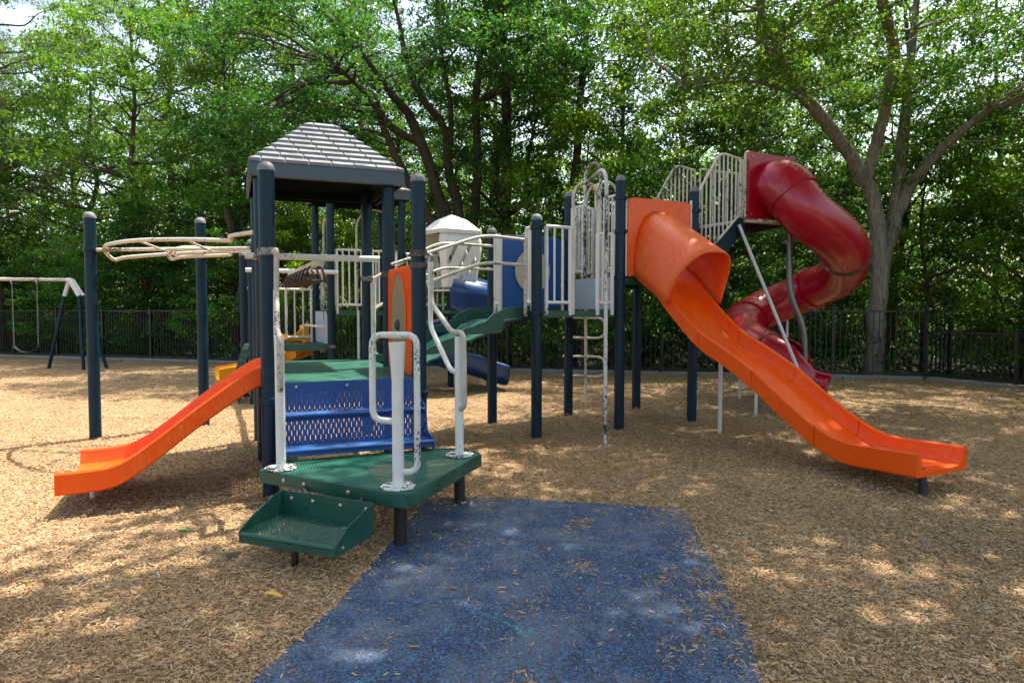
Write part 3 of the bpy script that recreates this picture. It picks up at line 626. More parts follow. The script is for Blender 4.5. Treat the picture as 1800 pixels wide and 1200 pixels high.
for t in (0.3, 0.46, 0.65, 0.82):
    q = P3[3] + d * t + nr * 0.001 + Vector((0, 0, TZ - 0.04)); dd = d.normalized() * 0.005
    b.slab([q - dd - Vector((0, 0, 0.014)), q + dd - Vector((0, 0, 0.014)), q + dd + Vector((0, 0, 0.014)), q - dd + Vector((0, 0, 0.014))], nr * 0.001)
b.build('slots', M['rubber'], tp, smooth=False)
for x, y in ((-0.71, 4.32), (-0.405, 5.25)):
    b = MB(); b.cyl((x, y, -0.1), (x, y, TZ - 0.02), 0.042, 20); b.build('leg', M['blackleg'], tp)
# octagon plates + poles
def plate(x, y, par, rot=0.2):
    b = MB(); pts = []
    for k in range(8):
        a = 2 * PI * k / 8 + rot; pts.append((x + 0.118 * math.cos(a) * (1.0 if k % 2 else 0.95), y + 0.118 * math.sin(a)))
    b.prism(pts, TZ + 0.005, TZ + 0.012); b.build('base_plate', M['flakewhite'], par)
    b = MB()
    for k in range(4):
        a = PI / 2 * k + 0.5; b.lathe((x + 0.088 * math.cos(a), y + 0.088 * math.sin(a), TZ + 0.012), [(0.013, 0), (0.012, 0.008), (0.004, 0.011)], 10)
    b.build('plate_bolts', M['bolt'], par)
Z = lambda z: Vector((0, 0, z))
def handrail(px, py, ztop, rails, label, clampp=None, r=0.033, rr=0.021, flare=0.0):
    b = MB(); b.tube([(px, py, TZ), (px, py, ztop - 0.25), (px, py, ztop - 0.1), (px, py, ztop)], [r, r, r + flare * 0.5, r + flare], 18)
    o = b.build('handrail_pole', M['white'], PS, label=label)
    for R, mt in rails:
        b = MB(); b.tube(fillet(R, 0.07, 6), rr, 12); b.build('hand_loop', M['speck' if mt == 'white' else mt], o)
    plate(px, py, o)
    return o
# left pole: rail runs back to the front left post
x, y = -1.625, 4.80; a = Vector((x, y, 0)); p = F00 + Vector((0.075, -0.07, 0))
d = (p - a).normalized()
handrail(x, y, 1.31, [([p + Z(1.95) - d * 0.0, p + Z(1.97) - d * 0.05 + Vector((0.03, -0.03, 0)), p + Z(1.62) + Vector((0.03, -0.04, 0)), a + d * 0.22 + Z(1.33), a - d * 0.04 + Z(1.33), a - d * 0.055 + Z(0.98), a + Z(0.92)], 'worn'),
                      ([p + Vector((0.02, -0.02, 0)) + Z(1.66), p + Vector((0.02, -0.03, 0)) + Z(1.36), a + d * 0.26 + Z(1.06), a + Z(1.04)], 'white')], 'chipped white handrail pole left of the steps')
# right pole
x, y = -0.405, 5.25; a = Vector((x, y, 0)); p = F10 + Vector((0.075, -0.06, 0)); d = (p - a).normalized()
handrail(x, y, 1.30, [([p + Z(1.95) , p + Z(1.97) + Vector((0.04, -0.03, 0)), p + Z(1.56) + Vector((0.045, -0.035, 0)), a + d * 0.17 + Z(1.33) + Vector((0.01, 0, 0)), a - d * 0.08 + Z(1.33), a - d * 0.10 + Z(0.77), a + Z(0.74)], 'worn'),
                      ([p + Vector((0.035, -0.03, 0)) + Z(1.95), p + Vector((0.035, -0.03, 0)) + Z(1.36), a + d * 0.17 + Z(1.03) , a + Z(1.02)], 'white')], 'white handrail pole right of the steps')
# front pole with a double loop
x, y = -0.717, 4.30; a = Vector((x, y, 0)); dl = Vector((-0.163, 0.03, 0)); dr = Vector((0.125, -0.02, 0))
handrail(x, y, 1.30, [([a + Z(0.80), a + dl + Z(0.81), a + dl + Z(1.345), a + dr + Z(1.345), a + dr + Z(0.49), a + Z(0.48)], 'white')],
         'white handrail pole with a double loop at the front corner', r=0.037, flare=0.018)
# step tray
tr = [Vector((-1.60, 4.00, 0)), Vector((-0.965, 3.74, 0)), Vector((-0.83, 4.10, 0)), Vector((-1.485, 4.40, 0))]
zf = 0.195
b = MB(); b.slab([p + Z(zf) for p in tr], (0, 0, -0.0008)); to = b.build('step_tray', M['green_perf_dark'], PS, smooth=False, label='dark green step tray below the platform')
b = MB(); q = tr
b.slab([q[3] + Z(zf - 0.04), q[2] + Z(zf - 0.04), q[2] + Z(0.345), q[3] + Z(0.345)], (q[0] - q[3]).normalized() * 0.006)
fd = (q[1] - q[0]).normalized(); bk = (q[3] - q[0]).normalized()
b.tube([q[0] + Z(zf - 0.008), q[1] + Z(zf - 0.008)], 0.016, 10); b.slab([q[0] + Z(zf - 0.01) - bk * 0.012, q[1] + Z(zf - 0.01) - bk * 0.012, q[1] + Z(zf - 0.055) - bk * 0.012, q[0] + Z(zf - 0.055) - bk * 0.012], bk * 0.006)
for e, f_, s in ((q[0], q[3], 1), (q[1], q[2], -1)):
    b.slab([e - bk * 0.012 + Z(zf - 0.055), e - bk * 0.012 + Z(zf + 0.012), e + bk * 0.12 + Z(zf + 0.075), f_ - bk * 0.08 + Z(0.335), f_ + Z(0.345), f_ + Z(zf - 0.045)], fd * 0.006 * s)
b.build('tray_rim', M['green'], to, bevel=0.0015)
b = MB()
for t in (0.12, 0.36, 0.66, 0.93): b.lathe(q[3].lerp(q[2], t) + Z(0.30) - bk * 0.007, [(0.015, 0), (0.014, 0.007), (0.005, 0.011)], 10, -bk)
b.build('bolts', M['bolt'], to); b = MB(); b.lathe(q[1] + bk * 0.06 + Z(zf - 0.02) + fd * 0.002, [(0.013, 0), (0.012, 0.006), (0.004, 0.01)], 10, fd)
b.build('bolts', M['bolt'], to)
b = MB(); b.cyl((-1.27, 3.97, -0.1), (-1.27, 3.97, zf - 0.01), 0.02, 14); b.build('leg', M['blackleg'], to)
b = MB(); b.cyl(q[3].lerp(q[2], 0.3) + Z(0.25), P3[0].lerp(P3[1], 0.35) + Z(0.33) + Vector((0, 0.02, 0)), 0.015, 8); b.cyl(q[3].lerp(q[2], 0.75) + Z(0.25), P3[0].lerp(P3[1], 0.8) + Z(0.33) + Vector((0, 0.02, 0)), 0.015, 8); b.build('bracket', M['blackleg'], to)

# ---- slides made of swept channels
def channel(name, par, mat, pts, lat, w, wall, floor_d, th=0.06, cuts=(), rows=10, widths=None, label=None):
    """pts: (distance, z of wall top) profile; pts are joined by a smooth curve; cut into moulded sections"""
    base, dirv = pts[0], pts[1]; prof = pts[2]
    C3 = catmull([(s, 0, z) for s, z in prof], rows); secs = []; cur = []; cuts = list(cuts) + [1e9]; ci = 0
    for p in C3:
        if p.x > cuts[ci]:
            cur.append(Vector((cuts[ci] - 0.0025, 0, prev.z + (p.z - prev.z) * (cuts[ci] - prev.x) / (p.x - prev.x)))); secs.append(cur); cur = [cur[-1] + Vector((0.009, 0, 0))]; ci += 1
        cur.append(p); prev = p
    secs.append(cur); objs = []; H = w / 2
    o = None
    for sec in secs:
        rings = []
        for p in sec:
            c = base + dirv * p.x; zt = p.z
            sh = [(-H + 0.012, -wall), (-H, -wall + 0.012), (-H, -0.012), (-H + 0.01, -0.001), (-H + 0.038, -0.001), (-H + 0.05, -0.012), (-H + 0.066, -floor_d + 0.05), (-H + 0.085, -floor_d + 0.014), (-H + 0.115, -floor_d), (-H + 0.2, -floor_d - 0.006)]
            sh = sh + [(-a_, z_) for a_, z_ in sh[::-1]]
            rings.append([c + lat * a_ + Z(zt + z_) for a_, z_ in sh])
        b = MB(); b.loft(rings); ob = b.build('slide_section', M[mat], o if o else par, angle=32)
        if o is None: ob.name = name; o = ob; 
    if label: o['label'] = label
    return o
# short wide orange slide on the left
ls = channel('wide_slide', PS, 'orange', (G1(0.03, 0.56), (-u1 + v1 * -0.02).normalized(), [(0.0, 1.06), (0.15, 1.03), (0.5, 0.79), (0.85, 0.52), (1.08, 0.365), (1.25, 0.325), (1.51, 0.315)]), v1, 0.97, 0.165, 0.128, label='short wide orange slide')
b = MB(); e = G1(-1.33, 0.56); b.cyl(e + Z(-0.1), e + Z(0.17), 0.02, 12); b.build('slide_foot', M['whiteplain'], ls)

# orange tunnel slide
sb = (R10 + R20) / 2; sdir = -v2
sb = Vector((1.87, 8.83, 0))
ts = channel('orange_slide', PS, 'orange', (sb, sdir, [(0.0, 2.10), (0.25, 1.98), (0.65, 1.63), (1.10, 1.285), (1.5, 1.10), (1.9, 0.895), (2.3, 0.64), (2.65, 0.44), (2.95, 0.345), (3.3, 0.345), (3.63, 0.355)]), u2, 0.69, 0.20, 0.155, cuts=(1.12, 1.9, 2.66), label='long orange wave slide')
e = Vector((3.42, 5.66, 0)); b = MB(); b.tube([e + Z(-0.08), e + Z(0.05), e + Z(0.19) - u2 * 0.04], [0.042, 0.036, 0.034], 12); b.build('slide_foot', M['rubber'], ts)
for s, l, zt in ((0.85, 0.20, 1.25),):
    e = Vector((2.50, 8.20, 0)); b = MB(); b.cyl(e + Z(-0.1), e + Z(1.05), 0.025, 12); b.build('support_leg', M['whiteplain'], ts)
# hood
hb = MB(); rings = []; NA = 24
for i in range(13):
    u = i / 12; ring = []
    for k in range(NA + 1):
        a = PI * k / NA; s_end = 0.64 + 0.36 * math.sin(a) ** 1.2
        ca, sa = math.cos(a), math.sin(a); ca = math.copysign(abs(ca) ** 0.72, ca); sa = sa ** 0.85
        base = 1.93 + (1.575 - 1.93) * u ** 0.9; crown = 2.74 + (2.17 - 2.74) * u; wid = 0.40 + 0.015 * u
        ring.append(sb + sdir * (s_end * u + 0.04) + u2 * (-ca * wid) + Z(base + (crown - base) * sa))
    rings.append(ring)
hb.loft(rings, False, False); hood = hb.build('slide_hood', M['orange_faded'], ts, solid=0.032, offset=0, angle=60, label='faded orange half tunnel hood')
# hood entrance panel with arched opening
b = MB(); W = 0.505; top, bot = 2.90, 1.92; o_, i_ = [], []
for k in range(25):
    a = PI * k / 24; ca, sa = math.cos(a), math.sin(a); ca2 = math.copysign(abs(ca) ** 0.72, ca); i_.append((-ca2 * 0.40, 1.93 + 0.81 * sa ** 0.85))
    t = k / 24
    if t < 0.3: o_.append((-W, bot + (top - bot) * t / 0.3))
    elif t <= 0.7: o_.append((-W + 2 * W * (t - 0.3) / 0.4, top))
    else: o_.append((W, top - (top - bot) * (t - 0.7) / 0.3))
vs = []
for dd in (0.035, 0.06):
    for a_, z_ in o_ + i_: vs.append(sb + u2 * a_ + Z(z_) + sdir * (dd - 0.02))
n = 25; fs = []
for k in range(n - 1):
    fs += [(k, k + 1, n + k + 1, n + k), (2 * n + k, 3 * n + k, 3 * n + k + 1, 2 * n + k + 1), (k, 2 * n + k, 2 * n + k + 1, k + 1), (n + k, n + k + 1, 3 * n + k + 1, 3 * n + k)]
fs += [(0, n, 3 * n, 2 * n), (n - 1, 3 * n - 1, 4 * n - 1, 2 * n - 1)]
b.add(vs, fs); b.build('hood_panel', M['orange_faded'], ts, label='faded orange entrance panel')
b = MB()
for sgn in (-1, 1): b.cyl(sb + u2 * 0.525 * sgn + sdir * 0.02 + Z(1.87), sb + u2 * 0.525 * sgn + sdir * 0.02 + Z(2.93), 0.018, 10)
b.build('panel_channel', M['white'], ts)

# ---- ramp bridge with its handrails
p0, p1 = (F11 + F12) / 2 + u1 * 0.05, (R00 + R01) / 2 - u2 * 0.03
bd = (p1 - p0); L = bd.length; bx = bd.normalized(); by = Vector((-bx.y, bx.x, 0))
def bridge_z(t):
    pts = [(0, DF + 0.02), (0.12, DF + 0.03), (0.25, 1.08), (0.36, 1.15), (0.50, 1.27), (0.62, 1.33), (0.72, 1.44), (0.82, 1.5), (1.0, 1.515)]
    for (a, za), (c, zc) in zip(pts, pts[1:]):
        if t <= c: s = (t - a) / (c - a); s = s * s * (3 - 2 * s); return za + (zc - za) * s
    return pts[-1][1]
br = None
for sg in (-1, 1):
    N = 40; prof = [(k / N, bridge_z(k / N) + 0.035) for k in range(N + 1)] + [(1.0, 1.40), (0.80, 1.40), (0.775, 1.38), (0.765, 1.27), (0.74, 1.235), (0.5, 1.225), (0.47, 1.20), (0.45, 1.06), (0.42, 1.035), (0.2, 1.02), (0.0, 0.80)]
    w_ = 0.45 * sg; b = MB(); b.slab([p0 + bx * (t * L) + by * w_ + Z(z) for t, z in prof], by * 0.03 * (-sg))
    ob = b.build('ramp_side' if br else 'ramp_bridge', M['green'], br or PS, angle=50)
    if br is None: br = ob; br['label'] = 'curved green ramp bridge between the decks'
b = MB(); rows = []
for k in range(41):
    t = k / 40; z = bridge_z(t) - 0.11; c = p0 + bx * (t * L); rows.append([c - by * 0.42 + Z(z), c + by * 0.42 + Z(z), c + by * 0.42 + Z(z - 0.02), c - by * 0.42 + Z(z - 0.02)])
b.loft(rows); b.build('ramp_floor', M['green'], br)
def rail_line(a, c, za, zm, zb, f=0.52, mat='worn', r=0.018):
    a = Vector((a.x, a.y, za)); c = Vector((c.x, c.y, zb)); m = a.lerp(c, f); m.z = zm
    b = MB(); b.tube(fillet([a, m, c], 0.18, 6), r, 10); return b, a, c
nl = R00 + Vector((-0.13, -0.04, 0)); fr_ = R01 + Vector((0.08, -0.06, 0))
b, _, _ = rail_line(F11 + Vector((0.03, -0.05, 0)), nl, 1.96, 2.33, 2.31, 0.66)
b2, _, _ = rail_line(F11 + Vector((0.03, -0.05, 0)), nl, 1.64, 2.03, 2.02, 0.66); b.add(b2.v, b2.f)
b.cyl(Vector((nl.x, nl.y, 1.43)), Vector((nl.x, nl.y, 2.33)), 0.022, 10); b.build('ramp_handrail', M['worn'], PS, label='near worn handrail of the ramp bridge')
b, _, _ = rail_line(F12 + Vector((0.07, -0.02, 0)), fr_, 1.87, 2.34, 2.33, 0.5, 'cream')
b2, _, _ = rail_line(F12 + Vector((0.07, -0.02, 0)), fr_, 1.5, 2.03, 2.03, 0.5); b.add(b2.v, b2.f)
b.cyl(Vector((fr_.x, fr_.y, 1.43)), Vector((fr_.x, fr_.y, 2.45)), 0.022, 10)
b.cyl(Vector((F12.x + .08, F12.y - .02, 0.9)), Vector((F12.x + .08, F12.y - .02, 1.87)), 0.022, 10)
b.build('ramp_handrail', M['cream'], PS, label='far cream handrail of the ramp bridge')
b = MB(); q = F12 + Vector((0.09, -0.10, 0)); b.tube([q + Z(0.86), q + Z(1.82)], 0.030, 10); b.cyl(q + Z(0.84) + Vector((.02, 0, 0)), q + Z(1.0) + Vector((.02, 0, 0)), 0.034, 10)
q = F12 + Vector((-0.09, -0.08, 0)); b.tube([q + Z(0.90), q + Z(1.5)], 0.016, 10); b.build('guard_bar', M['cream'], PS)

# ---- roofs
def roof(c, ang, a, z0, fas, rise, rows, name, label):
    u = Vector((math.cos(ang), math.sin(ang), 0)); v = Vector((-math.sin(ang), math.cos(ang), 0)); c = Vector((c.x, c.y, 0))
    def ring(s, z): return [c - u * s - v * s + Z(z), c + u * s - v * s + Z(z), c + u * s + v * s + Z(z), c - u * s + v * s + Z(z)]
    b = MB(); b.loft([ring(a - 0.03, z0), ring(a, z0 + 0.01), ring(a - 0.008, z0 + fas), ring(a - 0.03, z0 + fas + 0.005), ring(0.12, z0 + fas + rise - 0.05), ring(0.10, z0 + fas + rise - 0.03), ring(0.001, z0 + fas + rise - 0.028)], True, False)
    ro = b.build(name, M['fascia'], PS, angle=20, label=label)
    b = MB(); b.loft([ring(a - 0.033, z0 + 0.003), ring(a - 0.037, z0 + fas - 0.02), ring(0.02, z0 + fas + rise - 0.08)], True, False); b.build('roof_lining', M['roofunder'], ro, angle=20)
    b = MB(); b.loft([ring(a - 0.004, z0 + fas + 0.004), ring(0.125, z0 + fas + rise - 0.002), ring(0.001, z0 + fas + rise)], True, False); b.build('roof_slope', M['roof'], ro, smooth=False)
    sh = MB()
    for side, (du, dv) in enumerate(((u, -v), (v, u), (-u, v), (-v, -u))):
        for r in range(rows):
            t0, t1 = r / rows, (r + 1) / rows; s0, s1 = (a - 0.005) * (1 - t0) + 0.12 * t0, (a - 0.005) * (1 - t1) + 0.12 * t1
            zA, zB = z0 + fas + 0.006 + rise * t0, z0 + fas + 0.006 + rise * t1
            L = 2 * s0; wd = 0.215; x = -s0 + (0 if r % 2 else -wd / 2)
            while x < s0:
                xa, xb = max(x + 0.007, -s0), min(x + wd - 0.007, s0); x += wd
                if xb - xa < 0.02: continue
                xa1, xb1 = max(xa, -s1), min(xb, s1)
                if xb1 < xa1: xa1 = xb1 = max(-s1, min(s1, (xa + xb) / 2))
                vs = [c + dv * s0 + du * xa + Z(zA + 0.032), c + dv * s0 + du * xb + Z(zA + 0.032), c + dv * s1 + du * xb1 + Z(zB + 0.006), c + dv * s1 + du * xa1 + Z(zB + 0.006)]
                lo = [c + dv * s0 + du * xa + Z(zA + 0.001), c + dv * s0 + du * xb + Z(zA + 0.001)]
                # short slot flap under each joint
                sh.add(vs + lo, [(0, 1, 2, 3), (4, 5, 1, 0), (4, 0, 3), (1, 5, 2)])
    sh.build('shingles', M['roof'], ro, smooth=False)
    b = MB()
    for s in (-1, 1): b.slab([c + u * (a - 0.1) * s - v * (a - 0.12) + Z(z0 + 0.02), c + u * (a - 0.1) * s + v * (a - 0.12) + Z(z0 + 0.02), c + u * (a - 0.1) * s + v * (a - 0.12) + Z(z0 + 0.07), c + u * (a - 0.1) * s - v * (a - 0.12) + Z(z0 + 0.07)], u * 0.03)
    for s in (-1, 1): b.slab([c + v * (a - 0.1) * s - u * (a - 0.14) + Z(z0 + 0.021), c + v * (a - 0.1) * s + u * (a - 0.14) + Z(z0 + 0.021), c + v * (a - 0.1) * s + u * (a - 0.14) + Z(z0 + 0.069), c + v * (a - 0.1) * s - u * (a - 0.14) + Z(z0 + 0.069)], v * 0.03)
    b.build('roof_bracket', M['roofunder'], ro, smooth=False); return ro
roof((F01 + F11 + F02 + F12) / 4 + u1 * 0.02, AF, 0.735, 2.745, 0.135, 0.555, 9, 'roof', 'grey shingled roof over the front tower')
roof((B0 + B1 + B01 + B11) / 4, AB, 0.75, 3.37, 0.14, 0.42, 6, 'roof', 'smaller grey roof over the rear tower')

# ---- overhead bars and trapeze ladder
b = MB(); z = 2.10; a = F02 - u1 * 0.13 + v1 * 0.0 - v1 * 0.085 + Z(z); c = F12 + u1 * 0.13 - v1 * 0.085 + Z(z); b.tube([a, c], 0.036, 14); o1 = b.build('cross_beam', M['white'], PS, label='near white cross beam of the trapeze ladder')
a2 = Bm - u3 * 0.1 - v3 * 0.085 + Z(2.12); c2 = B0 + u3 * 0.1 - v3 * 0.085 + Z(2.12); b = MB(); b.tube([a2, c2], 0.036, 14); b.build('cross_beam', M['white'], PS, label='far white cross beam of the trapeze ladder')
m0 = a.lerp(c, 0.52) + Z(-0.05); m1 = a2.lerp(c2, 0.46) + Z(-0.05); ld = (m1 - m0).normalized(); lx = Vector((ld.y, -ld.x, 0))
b = MB(); b.slab([m0 - lx * 0.03 + Z(0.02), m0 + lx * 0.03 + Z(0.02), m0 + lx * 0.03 - Z(0.04), m0 - lx * 0.03 - Z(0.04)], m1 - m0); tl = b.build('trapeze_rail', M['cream'], PS)
for k in range(8):
    p = m0.lerp(m1, 0.06 + k * 0.125) - Z(0.04); b = MB()
    b.tube(fillet([p - lx * 0.0 + lx * 0.05, p + lx * 0.075 - Z(0.02), p + lx * 0.13 - Z(0.17), p - lx * 0.13 - Z(0.17), p - lx * 0.075 - Z(0.02), p - lx * 0.05], 0.03, 3), 0.013, 8); b.build('trapeze_handle', M['brown'], tl)

# ---- overhead ring climber
b = MB(); za = 2.19
b.tube([Vector((RA[0] + 0.06, RA[1], za)), Vector((F02.x - 0.07, F02.y, za))], 0.021, 10)
f1 = Vector((F01.x - 0.06, F01.y - 0.02, 2.24))
outer = [(-2.58, 6.68, 2.24), (-2.75, 6.74, 2.22), (-2.80, 6.85, 2.19), (-3.2, 6.95, 2.21), (-3.84, 7.12, 2.22), (-4.3, 7.4, 2.21), (-4.58, 7.75, 2.20), (-4.67, 7.95, 2.15), (-4.64, 8.05, 2.09), (-4.5, 8.08, 2.12), (-3.95, 8.15, 2.17), (-3.3, 8.1, 2.19), (-3.0, 8.0, 2.19)]
b.tube([f1] + catmull(outer, 6), 0.021, 10)
b.tube(catmull([(-3.2, 8.0, 2.19), (-3.65, 7.9, 2.22), (-3.85, 7.9, 2.20), (-3.93, 7.9, 2.14), (-3.90, 7.9, 2.085), (-3.75, 7.9, 2.11), (-3.24, 7.9, 2.13)], 6), 0.019, 10)
for x0, y0 in ((-3.84, 7.12), (-3.3, 6.97)): b.tube([(x0, y0, 2.21), (x0 * 1.03, y0 + 0.8, 2.17)], 0.013, 8)
for x0, y0 in ((-3.24, 7.95), (-3.86, 7.9)): b.tube([(x0, y0, 2.12), (x0, y0, 2.20)], 0.013, 8)
b.build('ring_climber', M['cream'], PS, label='cream overhead ring climber')

# ---- stairs up to the red slide
SX0, SX1 = 0.08, 1.08; nW = 0.16; W2 = 0.90
st0 = R20 + v2 * nW; stn = 6; land = R20 + v2 * nW + u2 * SX1
st = None
for sg, vv in ((0, 0.0), (1, W2)):
    a = R20 + v2 * (nW + vv); b = MB()
    b.slab([a + u2 * 0.02 + Z(D2 - 0.10), a + u2 * 0.06 + Z(D2 + 0.08), a + u2 * (SX1 - 0.12) + Z(DU + 0.01), a + u2 * SX1 + Z(DU + 0.01), a + u2 * SX1 + Z(DU - 0.16), a + u2 * 0.28 + Z(D2 - 0.10)], v2 * 0.03)
    ob = b.build('stairway' if st is None else 'stringer', M['post'], st or PS)
    if st is None: st = ob; st['label'] = 'steep stair up to the red slide'
    b = MB(); b.tube(fillet([a + u2 * 0.02 - v2 * 0.02 + Z(D2 + 0.02), a + u2 * (SX1 - 0.14) - v2 * 0.02 + Z(DU + 0.03), a + u2 * (SX1 + 0.02) - v2 * 0.02 + Z(DU + 0.03)], 0.05), 0.017, 8)
    top = [a + u2 * 0.0 + Z(D2 + 0.55), a + u2 * 0.02 + Z(D2 + 0.86), a + u2 * 0.60 + Z(DU + 0.87), a + u2 * 0.98 + Z(DU + 0.82)]
    b.tube(fillet(top, 0.12, 6), 0.019, 10)
    n = 13
    for k in range(n):
        t = k / (n - 1); x = 0.05 + t * 0.93; zb = D2 + 0.04 + (DU - D2) * min(1, x / (SX1 - 0.14)); zt = D2 + 0.86 + (DU + 0.01 - D2) * min(1, max(0, (x - 0.02)) / 0.58) - (0.05 * max(0, x - 0.6) / 0.38)
        b.cyl(a + u2 * x + Z(zb), a + u2 * x + Z(zt), 0.0125, 8)
    b.build('stair_railing', M['cream'], st)
for k in range(1, stn):
    z = D2 + (DU - D2) * k / stn; x = SX1 * k / stn - 0.05; b = MB(); b.slab([st0 + u2 * x + v2 * 0.03 + Z(z), st0 + u2 * (x + 0.2) + v2 * 0.03 + Z(z), st0 + u2 * (x + 0.2) + v2 * W2 + Z(z), st0 + u2 * x + v2 * W2 + Z(z)], (0, 0, -0.03)); b.build('stair_tread', M['post'], st)
# landing
LW = 0.92
lq = [land, land + u2 * LW, land + u2 * LW + v2 * W2, land + v2 * W2]
b = MB(); b.slab([p + Z(DU - 0.006) for p in lq], (0, 0, 0.004)); ldk = b.build('landing', M['green_perf_r'], PS, smooth=False, label='high landing at the top of the stair')
b = MB()
for p, q in zip(lq, lq[1:] + lq[:1]): b.tube([p + Z(DU - 0.03), q + Z(DU - 0.03)], 0.024, 8)
b.build('landing_frame', M['cream'], ldk)
b = MB()
for t in (0.06, 0.3, 0.5, 0.7, 0.94): b.slab([lq[0].lerp(lq[1], t) + v2 * 0.03 + Z(DU - 0.008), lq[3].lerp(lq[2], t) - v2 * 0.03 + Z(DU - 0.008), lq[3].lerp(lq[2], t) - v2 * 0.03 + Z(DU - 0.10), lq[0].lerp(lq[1], t) + v2 * 0.03 + Z(DU - 0.05)], u2 * 0.02)
b.build('landing_joists', M['blackleg'], ldk, smooth=False)
b = MB(); a = lq[3]; c = lq[2]; b.cyl(a + Z(DU + 0.85), c + Z(DU + 0.85), 0.019, 8)
for k in range(8): p = a.lerp(c, k / 7); b.cyl(p + Z(DU - 0.03), p + Z(DU + 0.85), 0.0125, 8)
b.build('landing_railing', M['cream'], ldk); b = MB()
a = lq[0] + u2 * 0.0; b.tube(fillet([a + Z(DU), a + Z(DU + 0.93), a + u2 * 0.12 + Z(DU + 0.93), a + u2 * 0.12 + Z(DU + 0.80)], 0.06, 6), 0.021, 8)
for t in (-0.08, -0.04): b.cyl(a + u2 * t + Z(DU), a + u2 * t + Z(DU + 0.82), 0.0125, 8)
b.build('landing_railing', M['cream'], ldk)
# landing supports
b = MB(); e = lq[1] + v2 * 0.0; b.cyl(e + Z(DU - 0.02), e + Z(DU + 0.93), 0.047, 18); sp = b.build('support_post', M['whiteplain'], PS, label='white post beside the red slide panel')
b = MB(); b.lathe(e + Z(DU + 0.93), [(0.049, -0.02), (0.049, 0.01), (0.036, 0.03), (0.001, 0.045)], 16); b.build('post_cap', M['cap'], sp)
b = MB(); b.tube(fillet([e + Z(DU - 0.04), e + Z(1.75), e + Vector((0.24, -0.02, 0)) + Z(1.2), e + Vector((0.25, -0.02, 0)) + Z(-0.1)], 0.25, 8), 0.045, 16); b.build('support_post', M['galv'], PS, label='bent grey post under the landing')
b = MB(); s0 = lq[0] - u2 * 0.14 + Z(DU - 0.1) - v2 * 0.03; e0 = Vector((4.25, 9.35, -0.1)); b.tube([s0, e0], 0.024, 12); b.build('support_strut', M['whiteplain'], PS, label='slanting pale strut under the landing')

# ---- red spiral tube slide
pc0 = lq[0].lerp(lq[1], 0.5) - v2 * 0.03
b = MB(); W = 0.46; t0, t1 = DU + 0.01, DU + 0.93; n = 32; rH = 0.375; zc = DU + 0.46
vs = []
for dd in (0.0, 0.04):
    for k in range(n):
        a = 2 * PI * k / n + PI / 4; s = max(abs(math.cos(a)), abs(math.sin(a))); vs.append(pc0 + u2 * (W * math.cos(a) / s) + Z(zc + W * math.sin(a) / s) - v2 * dd)
    for k in range(n):
        a = 2 * PI * k / n + PI / 4; vs.append(pc0 + u2 * (rH * math.cos(a)) + Z(zc + rH * math.sin(a)) - v2 * dd)
fs = []
for k in range(n):
    j = (k + 1) % n; fs += [(k, j, n + j, n + k), (2 * n + k, 3 * n + k, 3 * n + j, 2 * n + j), (k, 2 * n + k, 2 * n + j, j), (n + k, n + j, 3 * n + j, 3 * n + k)]
b.add(vs, fs); rs = b.build('red_tube_slide', M['red'], PS, label='dark red spiral tube slide')
b = MB()
for sx in (-1, 1):
    for sz in (-1, 1): b.lathe(pc0 + u2 * 0.40 * sx + Z(zc + 0.40 * sz) - v2 * 0.04, [(0.016, 0), (0.014, 0.008), (0.004, 0.011)], 10, -v2)
b.build('bolts', M['bolt'], rs)
RP = [pc0 + Z(zc) + v2 * 0.25, pc0 + Z(zc) , pc0 + Z(zc - 0.05) - v2 * 0.26, Vector((4.08, 9.55, 2.82)), Vector((4.55, 9.75, 2.56)), Vector((4.92, 10.17, 2.38)), Vector((5.20, 10.75, 2.18)), Vector((5.33, 11.35, 2.02)), Vector((5.20, 11.92, 1.88)), Vector((4.90, 12.2, 1.69)), Vector((4.38, 12.15, 1.47)), Vector((3.98, 11.75, 1.25)), Vector((3.80, 11.15, 1.04)), Vector((3.90, 10.65, 0.86)), Vector((4.12, 10.38, 0.72)), Vector((4.30, 10.24, 0.60)), Vector((4.48, 10.16, 0.47)), Vector((4.66, 10.06, 0.42))]
path = catmull(RP, 6)
def frames(path):
    T = []; Rr = []
    for i, p in enumerate(path):
        t = (path[min(i + 1, len(path) - 1)] - path[max(i - 1, 0)]).normalized(); T.append(t)
        s = t.cross(Vector((0, 0, 1))).normalized(); Rr.append((s, s.cross(t)))
    return T, Rr
T, Rr = frames(path)
def tube_seg(i0, i1, r, name, mat, par, label=None, solid=0.0):
    rings = [[path[i] + (Rr[i][0] * math.cos(2 * PI * k / 28) + Rr[i][1] * math.sin(2 * PI * k / 28)) * r for k in range(28)] for i in range(i0, i1 + 1)]
    b = MB(); b.loft(rings, True, False); return b.build(name, M[mat], par, label=label)
R_ = 0.343
segs = [(6, 15), (15, 29), (29, 46), (46, 60), (60, 76)]
tube_seg(6, 14, 0.375, 'tube_section', 'red', rs)
for i0, i1 in ((14, 31), (31, 48), (48, 64), (64, 80)): tube_seg(i0, i1, R_, 'tube_section', 'red', rs)
